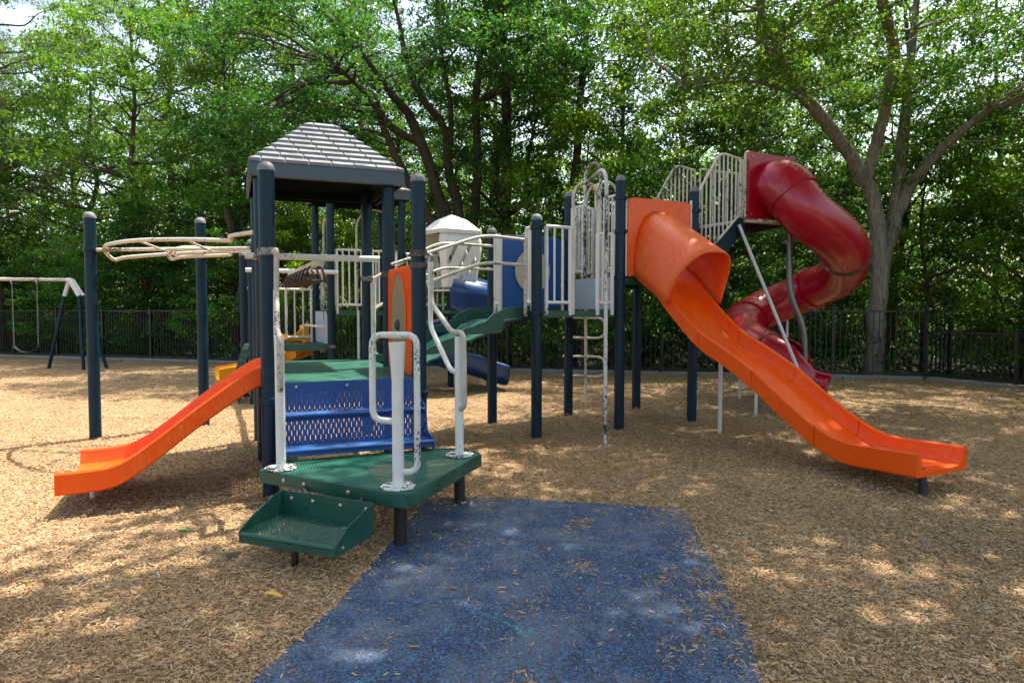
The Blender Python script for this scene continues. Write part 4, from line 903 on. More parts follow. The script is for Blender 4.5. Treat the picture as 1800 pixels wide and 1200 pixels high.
for i, m, wd in ((14, 'red', 0.03), (31, 'clamp', 0.02), (48, 'red', 0.03), (64, 'red', 0.03)):
    b = MB(); c = path[i]; t = T[i]; b.loft([[c + t * dz + (Rr[i][0] * math.cos(2 * PI * k / 28) + Rr[i][1] * math.sin(2 * PI * k / 28)) * rr for k in range(28)] for dz, rr in ((-0.03, R_), (-0.028, R_ + wd), (0.028, R_ + wd), (0.03, R_))], True, False)
    fl = b.build('tube_flange', M[m], rs)
    b = MB()
    for k in range(16):
        a = 2 * PI * k / 16; p = c + (Rr[i][0] * math.cos(a) + Rr[i][1] * math.sin(a)) * (R_ + wd); b.cyl(p - t * 0.012, p + t * 0.012, 0.008, 6)
    b.build('flange_bolts', M['bolt'] if m == 'clamp' else M['rubber'], rs)
# open exit chute
rings = []
for j, i in enumerate(range(79, len(path))):
    q = j / (len(path) - 80); e_ = min(1, q / 0.75); half = PI * (0.97 - 0.36 * e_ * e_ * (3 - 2 * e_)); ring = []
    for k in range(25):
        a = -PI / 2 + (-half + 2 * half * k / 24)
        ring.append(path[i] + Rr[i][0] * math.cos(a) * R_ * (1 + 0.12 * q) + Rr[i][1] * math.sin(a) * R_)
    rings.append(ring)
b = MB(); b.loft(rings, False, False); b.build('exit_chute', M['red'], rs, solid=0.025, offset=0, angle=60)
for x, y, zt in ((3.86, 11.55, 0.85), (3.53, 9.87, 0.75), (4.9, 12.2, 1.35), (4.8, 10.15, 0.2)):
    b = MB(); b.cyl((x, y, -0.1), (x, y, zt), 0.023 if zt > 0.3 else 0.04, 12); b.build('support_leg', M['whiteplain'], rs)
b = MB(); b.tube([Vector((3.53, 9.87, 0.74)), Vector((3.9, 10.5, 0.62))], 0.02, 8); b.build('support_bracket', M['whiteplain'], rs)

# ---- white turret and blue spiral slide
tc_ = Vector((-1.10, 12.5, 0)); nn = 8; ph = 0
def octa(r, z, sx=1.0): return [tc_ + Vector((r * math.cos(2 * PI * k / nn + ph), r * math.sin(2 * PI * k / nn + ph), z)) for k in range(nn)]
tw = None
for k in range(8):
    if k in (6,): continue   # open entrance towards the deck
    na = AB - PI / 2 + 0.12 + k * PI / 4; cm = Vector((math.cos(na), math.sin(na), 0)); tg = Vector((-cm.y, cm.x, 0)); hw, ap = (0.33, 0.42) if k % 2 == 0 else (0.0637, 0.5303)
    def tp_(a, z):
        f = float(np.interp(z, [1.85, 2.2, 2.5, 2.66, 2.84], [0.84, 0.94, 1.03, 1.03, 0.95]))
        return tc_ + cm * ap * f + tg * a * f + Z(z + 0.06)
    vs = []; fs = []
    # wall built as strips around two slanted slots
    zs = [1.85, 1.94] + [1.94 + 0.03 * k for k in range(1, 26)] + [2.84]
    b = MB(); th = 0.035
    def slots(z):
        out = []
        if k % 2: return out
        for sa, szc, hl in ((-0.20, 2.44, 0.17), (0.03, 2.36, 0.24), (0.02, 2.05, 0.10), (0.20, 2.22, 0.17)):
            if abs(z - szc) < hl and not (sa == 0.02 and z > 2.1): out.append(sa + (z - szc) * 0.5)
        return sorted(out)
    for za, zb in zip(zs, zs[1:]):
        zm = (za + zb) / 2; sl = slots(zm); edges = [-hw]
        for s in sl: edges += [s - 0.045, s + 0.045]
        edges.append(hw)
        shift = lambda z: (z - zm) * 0.5
        for e0, e1 in zip(edges[::2], edges[1::2]):
            A = e0 if e0 == -hw else e0; B = e1
            pa = [tp_(A + (0 if A == -hw else shift(za)), za), tp_(B + (0 if B == hw else shift(za)), za), tp_(B + (0 if B == hw else shift(zb)), zb), tp_(A + (0 if A == -hw else shift(zb)), zb)]
            b.slab(pa, -cm * th)
    ob = b.build('turret_wall' if tw else 'turret', M['ivory'], tw or PS, smooth=False)
    if tw is None: tw = ob; tw['label'] = 'weathered white turret with slotted walls'
b = MB(); cor = []
for k in range(4):
    na = AB - PI / 2 + 0.12 + k * PI / 2; cm = Vector((math.cos(na), math.sin(na), 0)); tg = Vector((-cm.y, cm.x, 0))
    cor += [cm * 0.42 - tg * 0.33, cm * 0.42 + tg * 0.33]
for k in range(8):
    p, q = cor[k], cor[(k + 1) % 8]; m = (p + q) / 2; P = lambda v, f, z: tc_ + v * f + Z(z + 0.06)
    b.add([P(p, 1.03, 2.79), P(q, 1.03, 2.79), P(q, 1.05, 2.86), P(p, 1.05, 2.86), P(q, 0.55, 3.06), P(p, 0.55, 3.06), P(m, 0, 3.17), P(m, 0.97, 2.865), P(m, 0.46, 3.04)], [(0, 1, 2, 3), (3, 2, 7), (2, 4, 8, 7), (3, 7, 8, 5), (5, 8, 6), (8, 4, 6)])
b.build('turret_roof', M['ivory'], tw, smooth=False)
b = MB(); b.prism([(p.x, p.y) for p in octa(0.4, 0)], 1.44, 1.50); b.build('turret_floor', M['green'], tw)
b = MB()
for z_ in (1.86,): b.prism([(p.x, p.y) for p in octa(0.385, 0)], z_ - 0.02, z_ + 0.01)
b.build('turret_base', M['ivory'], tw)
bc = Vector((-0.98, 13.1, 0)); BP = []
for k in range(15):
    q = k / 14; a = math.radians(-100 + 330 * q); z = 1.62 - 0.88 * q
    BP.append(bc + Vector((0.66 * math.cos(a), 0.66 * math.sin(a), z)))
BP += [Vector((-1.25, 12.65, 0.68)), Vector((-0.8, 12.6, 0.57)), Vector((-0.4, 12.68, 0.43)), Vector((-0.12, 12.75, 0.35))]
bp = catmull(BP, 5); bT, bR = frames(bp); rings = []
for i, p in enumerate(bp):
    q = i / (len(bp) - 1); ring = []
    for k in range(21):
        a0_ = math.radians(-175 + (5) * 0 + 175 * k / 20); hi = 0.32 * (1 - q) + 0.02
        x = math.cos(a0_) * 0.30; y = math.sin(a0_) * 0.24
        ring.append(p + bR[i][0] * x + Z(y))
    out = bR[i][0]
    ring = [ring[0] - out * 0.03 + Z(0.05)] + ring + [ring[-1] + out * 0.04 + Z(0.05 + hi * 0.5), ring[-1] + out * 0.03 + Z(0.12 + hi)]
    rings.append(ring)
b = MB(); b.loft(rings, False, False); bs = b.build('blue_spiral_slide', M['blue'], PS, solid=0.03, offset=0, angle=60, label='blue spiral slide under the white turret')
b = MB(); b.cyl(bc + Vector((-0.2, 0, -0.1)), bc + Vector((-0.2, 0, 1.9)), 0.057, 18); b.build('centre_post', M['post'], bs)
b = MB(); b.cyl((-0.45, 12.85, -0.1), (-0.45, 12.85, 0.30), 0.035, 12); b.build('slide_foot', M['blackleg'], bs)
# big blue hood wall around the top of the spiral
b = MB(); rings = []
for k in range(17):
    a = math.radians(-80 + 150 * k / 16); rings.append([bc + Vector((0.95 * math.cos(a), 0.75 * math.sin(a), 1.32 - 0.012 * k)), bc + Vector((1.02 * math.cos(a), 0.82 * math.sin(a), 1.65 - 0.01 * k)), bc + Vector((0.98 * math.cos(a), 0.78 * math.sin(a), 2.0 - 0.02 * k)), bc + Vector((0.8 * math.cos(a), 0.62 * math.sin(a), 2.14 - 0.03 * k))])
b.loft(rings, False, False); b.build('slide_hood', M['blue'], bs, solid=0.03, angle=60)

# ---- yellow slide and green net by the low rear deck
yp = (Bm1 + B01) / 2; 
YP = [yp + u3 * 0.18 + Z(1.12), yp + u3 * 0.14 + v3 * 0.28 + Z(1.02), Vector((-3.95, 13.35, 0.86)), Vector((-4.3, 13.55, 0.68)), Vector((-4.75, 13.4, 0.52)), Vector((-5.15, 13.1, 0.40)), Vector((-5.55, 12.85, 0.33))]
yq = catmull(YP, 6); yT, yR = frames(yq); rings = []
for i, p in enumerate(yq):
    s = yR[i][0]; h = 0.26 if i < 8 else 0.22
    rings.append([p + s * x + Z(z_) for x, z_ in ((-0.27, -0.16), (-0.28, h - 0.14), (-0.245, h - 0.13), (-0.22, -0.08), (-0.15, -0.13), (0.15, -0.13), (0.22, -0.08), (0.245, h - 0.13), (0.28, h - 0.14), (0.27, -0.16), (0.18, -0.17), (-0.18, -0.17))])
b = MB(); b.loft(rings); ys = b.build('yellow_slide', M['yellow'], PS, angle=50, label='small curved yellow slide')
for sg in (-1, 1):
    b = MB(); a = yp + u3 * (0.18 + 0.3 * sg); b.slab([a + Z(0.95), a + Z(1.27), a - v3 * 0.0 - u3 * 0.02 + Z(1.30), a - u3 * 0.12 * 1 + Z(1.16), a - u3 * 0.28 + Z(1.05), a - u3 * 0.42 + Z(0.96)], v3 * 0.03); b.build('slide_wing', M['yellow'], ys)
b = MB(); b.cyl((-5.2, 13.05, -0.1), (-5.2, 13.05, 0.25), 0.03, 10); b.build('slide_foot', M['blackleg'], ys)
b = MB(); a = Bm + v3 * 0.15; 
for i in range(6):
    t0_ = i / 5; top = a.lerp(Bm1 - v3 * 0.1, t0_) + Z(DL); bot = top - u3 * 0.2; bot.z = 0.02
    pts = [top.lerp(bot, k / 10) + u3 * (-0.05 * math.sin(PI * k / 10)) + v3 * (0.03 * (-1) ** k) for k in range(11)]; b.tube(pts, 0.012, 6)
for k in range(1, 10):
    l = a + Z(DL); r_ = (Bm1 - v3 * 0.1) + Z(DL); f = k / 10
    def at_(p): q = p - u3 * (0.2 * f) ; q.z = DL * (1 - f) + 0.02; return q + u3 * (-0.05 * math.sin(PI * f))
    b.tube([at_(l), at_(l.lerp(r_, 0.33)) + Z(0.02), at_(l.lerp(r_, 0.66)) - Z(0.02), at_(r_)], 0.012, 6)
b.build('climbing_net', M['green'], PS, label='green climbing net on the low rear deck')

# ------------------------------------------------------------------ fence
def fence(line, h, spacing, label, posts_at=None, gap=0.105, name='metal_fence', first_post=True):
    P = [Vector((x, y, 0)) for x, y in line]
    f = empty(name, P[0], label, 'fence')
    seglen = [(b_ - a_).length for a_, b_ in zip(P, P[1:])]; L = sum(seglen)
    def at(s):
        for (a_, b_), l in zip(zip(P, P[1:]), seglen):
            if s <= l + 1e-6: return a_.lerp(b_, s / l), (b_ - a_).normalized()
            s -= l
        return P[-1], (P[-1] - P[-2]).normalized()
    n = max(1, round(L / spacing)); st = L / n; ss = [i * st for i in range(n + 1)] if posts_at is None else posts_at
    for i, s in enumerate(ss):
        p, d = at(s); a = math.atan2(d.y, d.x); b = MB(); b.box((p.x, p.y, h / 2 + 0.02), (0.062, 0.062, h + 0.06), a); b.box((p.x, p.y, h + 0.055), (0.075, 0.075, 0.016), a)
        b.build('fence_post', M['black'], f, smooth=False)
    for s0, s1 in zip(ss, ss[1:]):
        p, d = at(s0); q, _ = at(s1); d = (q - p).normalized(); a = math.atan2(d.y, d.x); p = p + d * 0.034; q = q - d * 0.034; b = MB(); l = (q - p).length
        for z in (0.14, h - 0.02):
            m = (p + q) / 2; b.box((m.x, m.y, z), (l, 0.028, 0.036), a)
        k = int(l / gap)
        for j in range(1, k):
            m = p.lerp(q, j / k); 
            b.v += [(m.x + sx * 0.0085 * d.x - sy * 0.0085 * d.y, m.y + sx * 0.0085 * d.y + sy * 0.0085 * d.x, z) for z in (0.1, h - 0.003) for sx, sy in ((-1, -1), (1, -1), (1, 1), (-1, 1))]
            o = len(b.v) - 8; b.f += [(o, o + 1, o + 5, o + 4), (o + 1, o + 2, o + 6, o + 5), (o + 2, o + 3, o + 7, o + 6), (o + 3, o, o + 4, o + 7)]
        b.build('picket_panel', M['black'], f, smooth=False)
    return f
FL2 = [(x, y + 0.0) for x, y in FL]
fence(FL2[1:], 1.50, 1.85, 'tall black picket fence running along the edge of the woods')
fence([FL[-1], (9.45, 14.75)], 1.52, 1.0, 'short black fence stub beyond the corner of the tall fence')
fence(FR, 1.06, 1.9, 'lower black picket fence on the right side of the playground', gap=0.10)

# ------------------------------------------------------------------ swing set and swings
sw = empty('swing_set', (-11.2, 17.5, 0), 'swing set frame with white top bar and dark angled legs', 'swing set')
bar0 = Vector((-11.22, 17.45, 2.27)); bar1 = Vector((-16.6, 15.9, 2.27)); bdv = (bar1 - bar0).normalized()
b = MB(); b.tube([bar0, bar1], 0.044, 14); b.build('top_bar', M['cream'], sw)
def swing_leg(top, mid, foot):
    b = MB(); k = (foot - mid).normalized(); b.tube(fillet([top, Vector((mid.x * .25 + top.x * .75, mid.y, top.z)), mid], 0.22, 8), 0.052, 14); o = b.build('leg_elbow', M['whiteplain'], sw)
    b = MB(); b.tube([mid - k * 0.02, foot], 0.042, 14); b.build('leg', M['post'], sw); return o
swing_leg(bar0 + bdv * 0.02, Vector((-11.42, 17.5, 1.86)), Vector((-11.99, 17.62, -0.1)))
swing_leg(bar0 + bdv * 0.10, Vector((-11.0, 17.42, 1.86)), Vector((-10.86, 17.3, -0.1)))
swing_leg(bar0 + bdv * 0.10, Vector((-10.97, 17.52, 1.86)), Vector((-10.48, 17.7, -0.1)))
swing_leg(bar1, bar1 + bdv * 0.3 + Vector((0, .2, -.4)), Vector((-17.4, 16.8, -0.1))); swing_leg(bar1, bar1 + bdv * 0.3 + Vector((0, -.2, -.4)), Vector((-16.9, 14.5, -0.1)))
def swing(s, label, group='belt swings hanging from the swing set'):
    c = bar0 + bdv * s; e = empty('swing', (c.x, c.y, 0.5), label, 'swing', group); hw = 0.27
    for sg in (-1, 1):
        b = MB(); t = c + bdv * (hw * sg); bt = t + Vector((0, 0, 0.62 - 2.27)) - bdv * sg * 0.01; n = 34
        for k in range(n):
            p = t.lerp(bt, k / n) - Z(0.05); q = t.lerp(bt, (k + 1.15) / n) - Z(0.05); o_ = (bdv if k % 2 else Vector((-bdv.y, bdv.x, 0))) * 0.011
            b.tube([p, p.lerp(q, 0.5) + o_, q], 0.0055, 4, False); b.tube([p, p.lerp(q, 0.5) - o_, q], 0.0055, 4, False)
        b.lathe(t - Z(0.05), [(0.056, -0.02), (0.056, 0.02)], 12, bdv)
        b.build('chain', M['bolt'], e)
    b = MB(); pts = []
    for k in range(13):
        x = -hw + 2 * hw * k / 12; pts.append((x, 0.60 - 0.16 * (1 - (x / hw) ** 2) ** 0.8))
    pr = Vector((-bdv.y, bdv.x, 0)); rings = [[c + bdv * x + Vector((0, 0, z - 2.27)) + pr * w_ + Z(h_) for w_, h_ in ((-0.07, 0), (0.07, 0), (0.07, 0.012), (-0.07, 0.012))] for x, z in pts]
    b.loft(rings); b.build('seat', M['rubber'], e)
swing(1.02, 'black belt swing beside the angled legs of the swing set'); swing(2.15, 'black belt swing cut off by the left edge of the photo'); 

# ------------------------------------------------------------------ small litter
b = MB(); c = Vector((4.25, 8.15, 0.03)); b.tube(catmull([c + Vector((-0.13, 0.0, 0)), c + Vector((-0.05, 0.02, 0.02)), c + Vector((0.05, 0, 0.03)), c + Vector((0.13, 0.02, 0.015))], 4), [0.012 + 0.02 * math.sin(PI * min(1, max(0, k / 12))) for k in range(13)], 8)
tag(b.build('rubber_scrap', M['rubber']), 'black rubber scrap lying on the mulch behind the orange slide', 'scrap')
def leaf_thing(px, py, L, W, col, rot, label):
    m = plastic('fallen_leaf', col, 0.5, fade_amt=0.5, scale=20); p = Vector(U(px, py, 0.03)); n = 8; up = []; lo = []
    d = Vector((math.cos(rot), math.sin(rot), 0)); s = Vector((-d.y, d.x, 0)); b = MB(); R = []
    for k in range(n + 1):
        t = k / n; w_ = W * math.sin(PI * t) ** 0.8 + 0.001; c = p + d * (L * (t - 0.5)) + Z(0.012 * math.sin(PI * t * 1.3)); R.append([c - s * w_ + Z(0.006), c, c + s * w_ + Z(0.008)])
    b.loft(R, False, False); return tag(b.build('fallen_leaf', m, solid=0.0015), label, 'leaf')
leaf_thing(480, 1045, 0.115, 0.019, (0.62, 0.33, 0.03), -0.1, 'yellow fallen leaf on the mulch left of the blue path')
leaf_thing(326, 932, 0.06, 0.02, (0.10, 0.65, 0.05), 0.3, 'bright green leaf on the mulch in front of the orange slide')
leaf_thing(1262, 1112, 0.035, 0.010, (0.45, 0.12, 0.02), 2.0, 'small rusty brown leaf at the right edge of the blue path')
b = MB(); p = Vector(U(408, 978, 0.01)); b.lathe(p, [(0.03, -0.01), (0.045, 0.008), (0.03, 0.022), (0.002, 0.026)], 9); tag(b.build('bark_lump', M['bark_dark']), 'dark bark lump on the mulch left of the step tray', 'bark lump')

# ------------------------------------------------------------------ foliage
def leaves(cent, sig, n, size, flat=0.55, aspect=0.42, droop=0.25):
    """kite shaped folded leaves scattered round clump centres; cent (k,3), sig (k,3), n per clump"""
    cent = np.asarray(cent, float); sig = np.asarray(sig, float); K = 7; n = max(1, n // K)
    cent = np.repeat(cent, K, 0); sig = np.repeat(sig, K, 0); cent = cent + rng.normal(size=cent.shape) * sig * 0.85
    sig = sig * rng.uniform(0.28, 0.55, len(sig))[:, None] * np.array([1, 1, 0.8])
    cent = np.repeat(cent, n, 0); sig = np.repeat(sig, n, 0); N = len(cent)
    d = rng.normal(size=(N, 3)); d /= np.linalg.norm(d, axis=1)[:, None]; d *= (rng.random(N) ** 0.45)[:, None]
    p = cent + d * sig * 1.6
    a = rng.uniform(0, 2 * PI, N); t = rng.normal(-droop, flat, N); L = size * rng.uniform(0.6, 1.25, N)
    u = np.stack([np.cos(a) * np.cos(t), np.sin(a) * np.cos(t), np.sin(t)], 1); r = rng.normal(0, flat, N)
    s = np.stack([-np.sin(a), np.cos(a), 0 * a], 1); w = np.cross(u, s); s2 = s * np.cos(r)[:, None] + w * np.sin(r)[:, None]; nn = np.cross(u, s2)
    L_ = L[:, None]; hw = L_ * aspect * 0.5
    V = np.stack([p, p + u * L_ * 0.42 + s2 * hw + nn * hw * 0.35, p + u * L_, p + u * L_ * 0.42 - s2 * hw + nn * hw * 0.35], 1).reshape(-1, 3)
    return V
def leaf_mesh(name, V, mat):
    F = np.arange(len(V)).reshape(-1, 4); me_o = mesh_np(name, V, F, mat); return me_o
def wobble_limb(p, q, r0, r1, n=7, amp=0.08, up=0.0):
    p, q = Vector(p), Vector(q); L = (q - p).length; P = []; R = []
    for k in range(n + 1):
        t = k / n; o = Vector((random.gauss(0, 1), random.gauss(0, 1), random.gauss(0, 0.5))) * amp * L * 0.25 * math.sin(PI * t); P.append(p.lerp(q, t) + o + Z(up * L * math.sin(PI * t))); R.append(r0 + (r1 - r0) * t ** 0.8)
    C3 = catmull(P, 3); R3 = [R[min(i // 3, n)] + (R[min(i // 3 + 1, n)] - R[min(i // 3, n)]) * (i % 3) / 3 for i in range(len(C3))]
    return C3, R3
def unlink(o): C.objects.unlink(o)

def make_tree_mesh(h, z0, rx, nclump, per, size, tr, mat, bark, shape=0.5, sig=0.62, needle=False, lean=0.4, spread=1.0):
    """returns (trunk mesh, crown mesh) of a tree standing at the origin"""
    b = MB(); top = Vector((random.uniform(-lean, lean), random.uniform(-lean, lean), h * 0.93)); P, R = wobble_limb((0, 0, -0.3), top, tr, tr * 0.22, 8, 0.05); b.tube(P, R, 10)
    cent = []; sg = []
    for i in range(nclump):
        for _ in range(20):
            t = random.random(); z = z0 + (h - z0) * t; rr = rx * (math.sin(PI * min(1, 0.12 + t * 0.88)) ** shape) * (0.35 + 0.65 * math.sqrt(random.random()))
            a = random.uniform(0, 2 * PI); c = Vector((math.cos(a) * rr, math.sin(a) * rr, z))
            if all((c - Vector(e)).length > sig * 0.75 for e in cent): break
        k = sig * random.uniform(0.7, 1.25) * spread; cent.append(tuple(c)); sg.append((k, k, k * (0.5 if not needle else 0.35)))
        j = min(len(P) - 2, max(1, int(len(P) * max(0.06, (c.z - 0.25 * rr - 0.3) / (h * 0.93))))); L = (c - P[j]).length
        Q, S = wobble_limb(P[j], c - Z(0.1), min(R[j] * 0.55, 0.02 + 0.014 * L), 0.008, 4, 0.12, -0.05); b.tube(Q, S, 5, False)
    V = leaves(cent, sg, per, size, 0.55 if not needle else 1.2, 0.5 if not needle else 0.08, 0.25)
    trn = b.build('trunk', bark); cr = leaf_mesh('crown', V, mat); unlink(trn); unlink(cr); return trn, cr
ntree = [0]
def plant(proto, x, y, s=1.0, sz=1.0, rot=None, label='', cat='tree', group=None, name='broadleaf_tree', mat=None):
    e = empty(name, (x, y, -0.1), label, cat, group); e.rotation_euler.z = random.uniform(0, 2 * PI) if rot is None else rot; e.scale = (s, s, s * sz)
    for src in proto:
        o = src.copy(); C.objects.link(o); o.parent = e
        o.name = 'crown' if 'crown' in src.name else ('trunk' if 'trunk' in src.name else src.name)
    return e

protoA = [make_tree_mesh(11.0, 2.6, 3.3, 54, 400, 0.135, 0.17, M['leaf'], M['bark_dark'], sig=0.66) for _ in range(2)]
protoD = [make_tree_mesh(11.5, 2.4, 3.0, 50, 400, 0.135, 0.15, M['leaf_dark'], M['bark_dark'], sig=0.64) for _ in range(2)]
protoB = [make_tree_mesh(5.6, 0.5, 2.1, 46, 380, 0.105, 0.07, m, M['bark_dark'], sig=0.5, shape=0.35) for m in (M['leaf_bright'], M['leaf'], M['leaf_dark'])]
protoT = [make_tree_mesh(17.0, 7.5, 2.6, 46, 330, 0.14, 0.21, M['leaf'], M['bark_dark'], sig=0.7) for _ in range(1)]
protoP = [make_tree_mesh(18.0, 5.0, 2.4, 60, 420, 0.22, 0.2, M['needle'], M['bark_dark'], sig=0.6, needle=True)]

def fy(x):   # fence line depth at x
    return float(np.interp(x, [p[0] for p in FL], [p[1] for p in FL])) if x < FL[-1][0] else 14.0
# understorey just behind the fence
gU = 'young trees just behind the fence'; gM = 'leafy trees in the woods behind the fence'; gF = 'tall trees deep in the woods'; gP = 'pine trees in the woods'
lU = ['bright green young tree just behind the tall fence', 'mid green young tree just behind the tall fence', 'dark green young tree just behind the tall fence']
xs = [-21, -18.6, -16.4, -14.3, -12.0, -9.9, -7.9, -6.0, -4.2, -2.2, -0.4, 1.6, 3.4, 5.2, 7.0, 10.2, 12.2, 14.0, 15.6]
kinds = [2, 1, 2, 1, 2, 2, 1, 0, 1, 0, 2, 0, 1, 2, 2, 1, 0, 1, 2]
for i, (x, k) in enumerate(zip(xs, kinds)):
    y = fy(x) + random.uniform(1.3, 2.6) if x < 8.9 else 14.5 + random.uniform(0.8, 2.8) - 0.2 * (x - 9)
    plant(protoB[k], x, y, random.uniform(0.8, 1.1), random.uniform(0.85, 1.15), label=lU[k], group=gU + [' with bright leaves', '', ' with dark leaves'][k], name='young_tree')
for i, (x, y) in enumerate([(12.6, 11.5), (13.5, 8.5), (14.8, 5.0), (12.9, 13.6), (15.5, 2.0)]):
    plant(protoB[(i + 1) % 3], x, y, 1.0, 1.1, label='young tree beyond the lower fence on the right', group='young trees beyond the lower fence', name='young_tree')
# main row
mid = [(-23, 27.5, 'D'), (-19.5, 24.5, 'A'), (-15.8, 25.5, 'A'), (-12.4, 22.9, 'A'), (-9.4, 23.6, 'A'), (-6.9, 21.6, 'A'), (-4.2, 23.6, 'D'), (3.0, 20.6, 'D'), (6.0, 19.6, 'A'), (10.8, 19.5, 'D'), (14.2, 18.0, 'D'), (17.0, 15.5, 'A'), (-0.8, 24.5, 'A'), (18.5, 11.0, 'D')]
for i, (x, y, k) in enumerate(mid):
    plant((protoA if k == 'A' else protoD)[i % 2], x, y, random.uniform(0.9, 1.08), random.uniform(0.92, 1.12), label='mid green leafy tree standing among the woods behind the fence' if k == 'A' else 'dark green leafy tree standing among the woods behind the fence', group=gM + (' with dark leaves' if k == 'D' else ''))
far = [(-31, 34), (-21, 33), (-12.5, 31), (-3.5, 33), (1.8, 29.5), (7.0, 27), (12.5, 26), (18, 25), (22, 21), (26, 26), (14, 33)]
for i, (x, y) in enumerate(far):
    plant((protoA + protoD + protoT)[i % 5], x, y, random.uniform(1.05, 1.3), 1.15, label='tall leafy tree deep in the woods behind the fence', group=gF)
for x, y, s in ((-17.2, 22.9, 1.0), (-13.6, 28.0, 1.1), (-5.9, 26.5, 1.0), (-24, 29, 1.1)):
    plant(protoP[0], x, y, s, 1, label='tall pine tree with thin needles rising behind the left fence', group=gP, name='pine_tree')
# straight bare trunks with high crowns
for x, y, s, lab in ((-8.15, 20.2, 0.72, 'slender dark trunk tree between the two free standing posts and the roof'), (-4.5, 20.6, 0.6, 'thin straight tree seen above the right of the shingled roof'), (-0.17, 19.5, 0.85, 'straight dark tree behind the white turret and the middle posts'), (1.65, 18.6, 0.85, 'tall straight tree behind the entrance arches')):
    plant(protoT[0], x, y, s, 1.1, label=lab, name='slender_tree')

# ---- custom trees
def custom_tree(name, base, limbs, cents, per, size, sig, label, mat, bark, seg=14):
    """limbs: list of (points, radii); cents: clump centres, world coordinates"""
    e = empty(name, (base[0], base[1], -0.1), label, 'tree'); b = MB()
    for P, R in limbs:
        P3 = catmull(P, 5); n = len(P) - 1; R3 = [R[0] + (R[-1] - R[0]) * (k / (len(P3) - 1)) ** 0.8 if len(R) == 2 else float(np.interp(k / 5, range(len(R)), R)) for k in range(len(P3))]
        P3 = [p + Vector((random.gauss(0, 1), random.gauss(0, 1), 0)) * R3[i] * 0.10 for i, p in enumerate(P3)]
        b.tube(P3, R3, seg)
    pts = [Vector(p) for P, R in limbs for p in catmull(P, 3)[4:]]
    for c in cents:
        c = Vector(c); near = min(pts, key=lambda p: (p - c).length + (0.8 if p.z > c.z else 0)); Q, S = wobble_limb(near, c, min(0.05, 0.012 + 0.012 * (c - near).length), 0.006, 5, 0.15, 0.04); b.tube(Q, S, 5, False)
    b.build('trunk', bark, e)
    sg = [(sig * random.uniform(0.7, 1.3),) * 2 + (sig * random.uniform(0.3, 0.55),) for _ in cents]
    V = leaves(cents, sg, per, size, 0.5, 0.5, 0.3); off = world_loc(e); cr = leaf_mesh('crown', V - np.array(off)[None], mat); cr.parent = e; return e
def blob(cx, cy, cz, rx, ry, rz, n, hole=0.25):
    out = []
    while len(out) < n:
        d = np.array([random.uniform(-1, 1) for _ in range(3)]); q = np.linalg.norm(d)
        if hole < q < 1: out.append((cx + d[0] * rx, cy + d[1] * ry, cz + d[2] * rz))
    return out
def PX(px, py, D):      # a point at depth D seen at a photo pixel: used to shape the limbs of trees standing there
    return ((px - 900) / 1200 * D, D, 1.5 + (545 - py) * D / 1200)
D = 15.75
custom_tree('maple_tree', (8.35, D), [
    ([PX(1535, 700, D), PX(1537, 600, D), PX(1542, 500, D), PX(1540, 430, D + .02), PX(1528, 350, D - .1), PX(1512, 318, D - .2)], [0.24, 0.20, 0.195, 0.19, 0.15, 0.125]),
    ([PX(1512, 322, D - .2), PX(1470, 255, D - .6), PX(1420, 195, D - 1.0), PX(1372, 135, D - 1.5), PX(1338, 80, D - 2.0), PX(1322, 0, D - 2.4), PX(1300, -120, D - 2.8)], [0.155, 0.14, 0.13, 0.12, 0.09, 0.07, 0.03]),
    ([PX(1512, 325, D - .2), PX(1528, 270, D - .3), PX(1545, 200, D - .5), PX(1558, 120, D - .8), PX(1545, 50, D - 1.2), PX(1528, -10, D - 1.4), PX(1500, -120, D - 1.5)], [0.15, 0.13, 0.12, 0.115, 0.11, 0.10, 0.05]),
    ([PX(1545, 480, D), PX(1562, 400, D + .2), PX(1572, 330, D + .3), PX(1577, 250, D + .4), PX(1585, 130, D + .5), PX(1600, -60, D + .5)], [0.15, 0.17, 0.15, 0.12, 0.10, 0.05]),
    ([PX(1570, 375, D + .2), PX(1600, 320, D), PX(1640, 270, D - .3), PX(1690, 225, D - .6), PX(1790, 150, D - 1.0)], [0.15, 0.13, 0.11, 0.08, 0.04]),
    ([PX(1420, 195, D - 1), PX(1380, 170, D - 1.6), PX(1300, 150, D - 2.2), PX(1200, 165, D - 2.6)], [0.05, 0.04, 0.03, 0.015])],
    blob(7.4, 13.6, 8.6, 6.4, 5.0, 2.6, 128) + blob(10.8, 14.3, 6.2, 3.5, 3, 1.8, 34) + blob(4.2, 13.4, 6.2, 2.4, 2.2, 0.9, 16), 400, 0.10, 0.62,
    'large pale barked tree forking behind the red spiral slide', M['leaf'], M['bark_pale'], 18)
D = 17.9
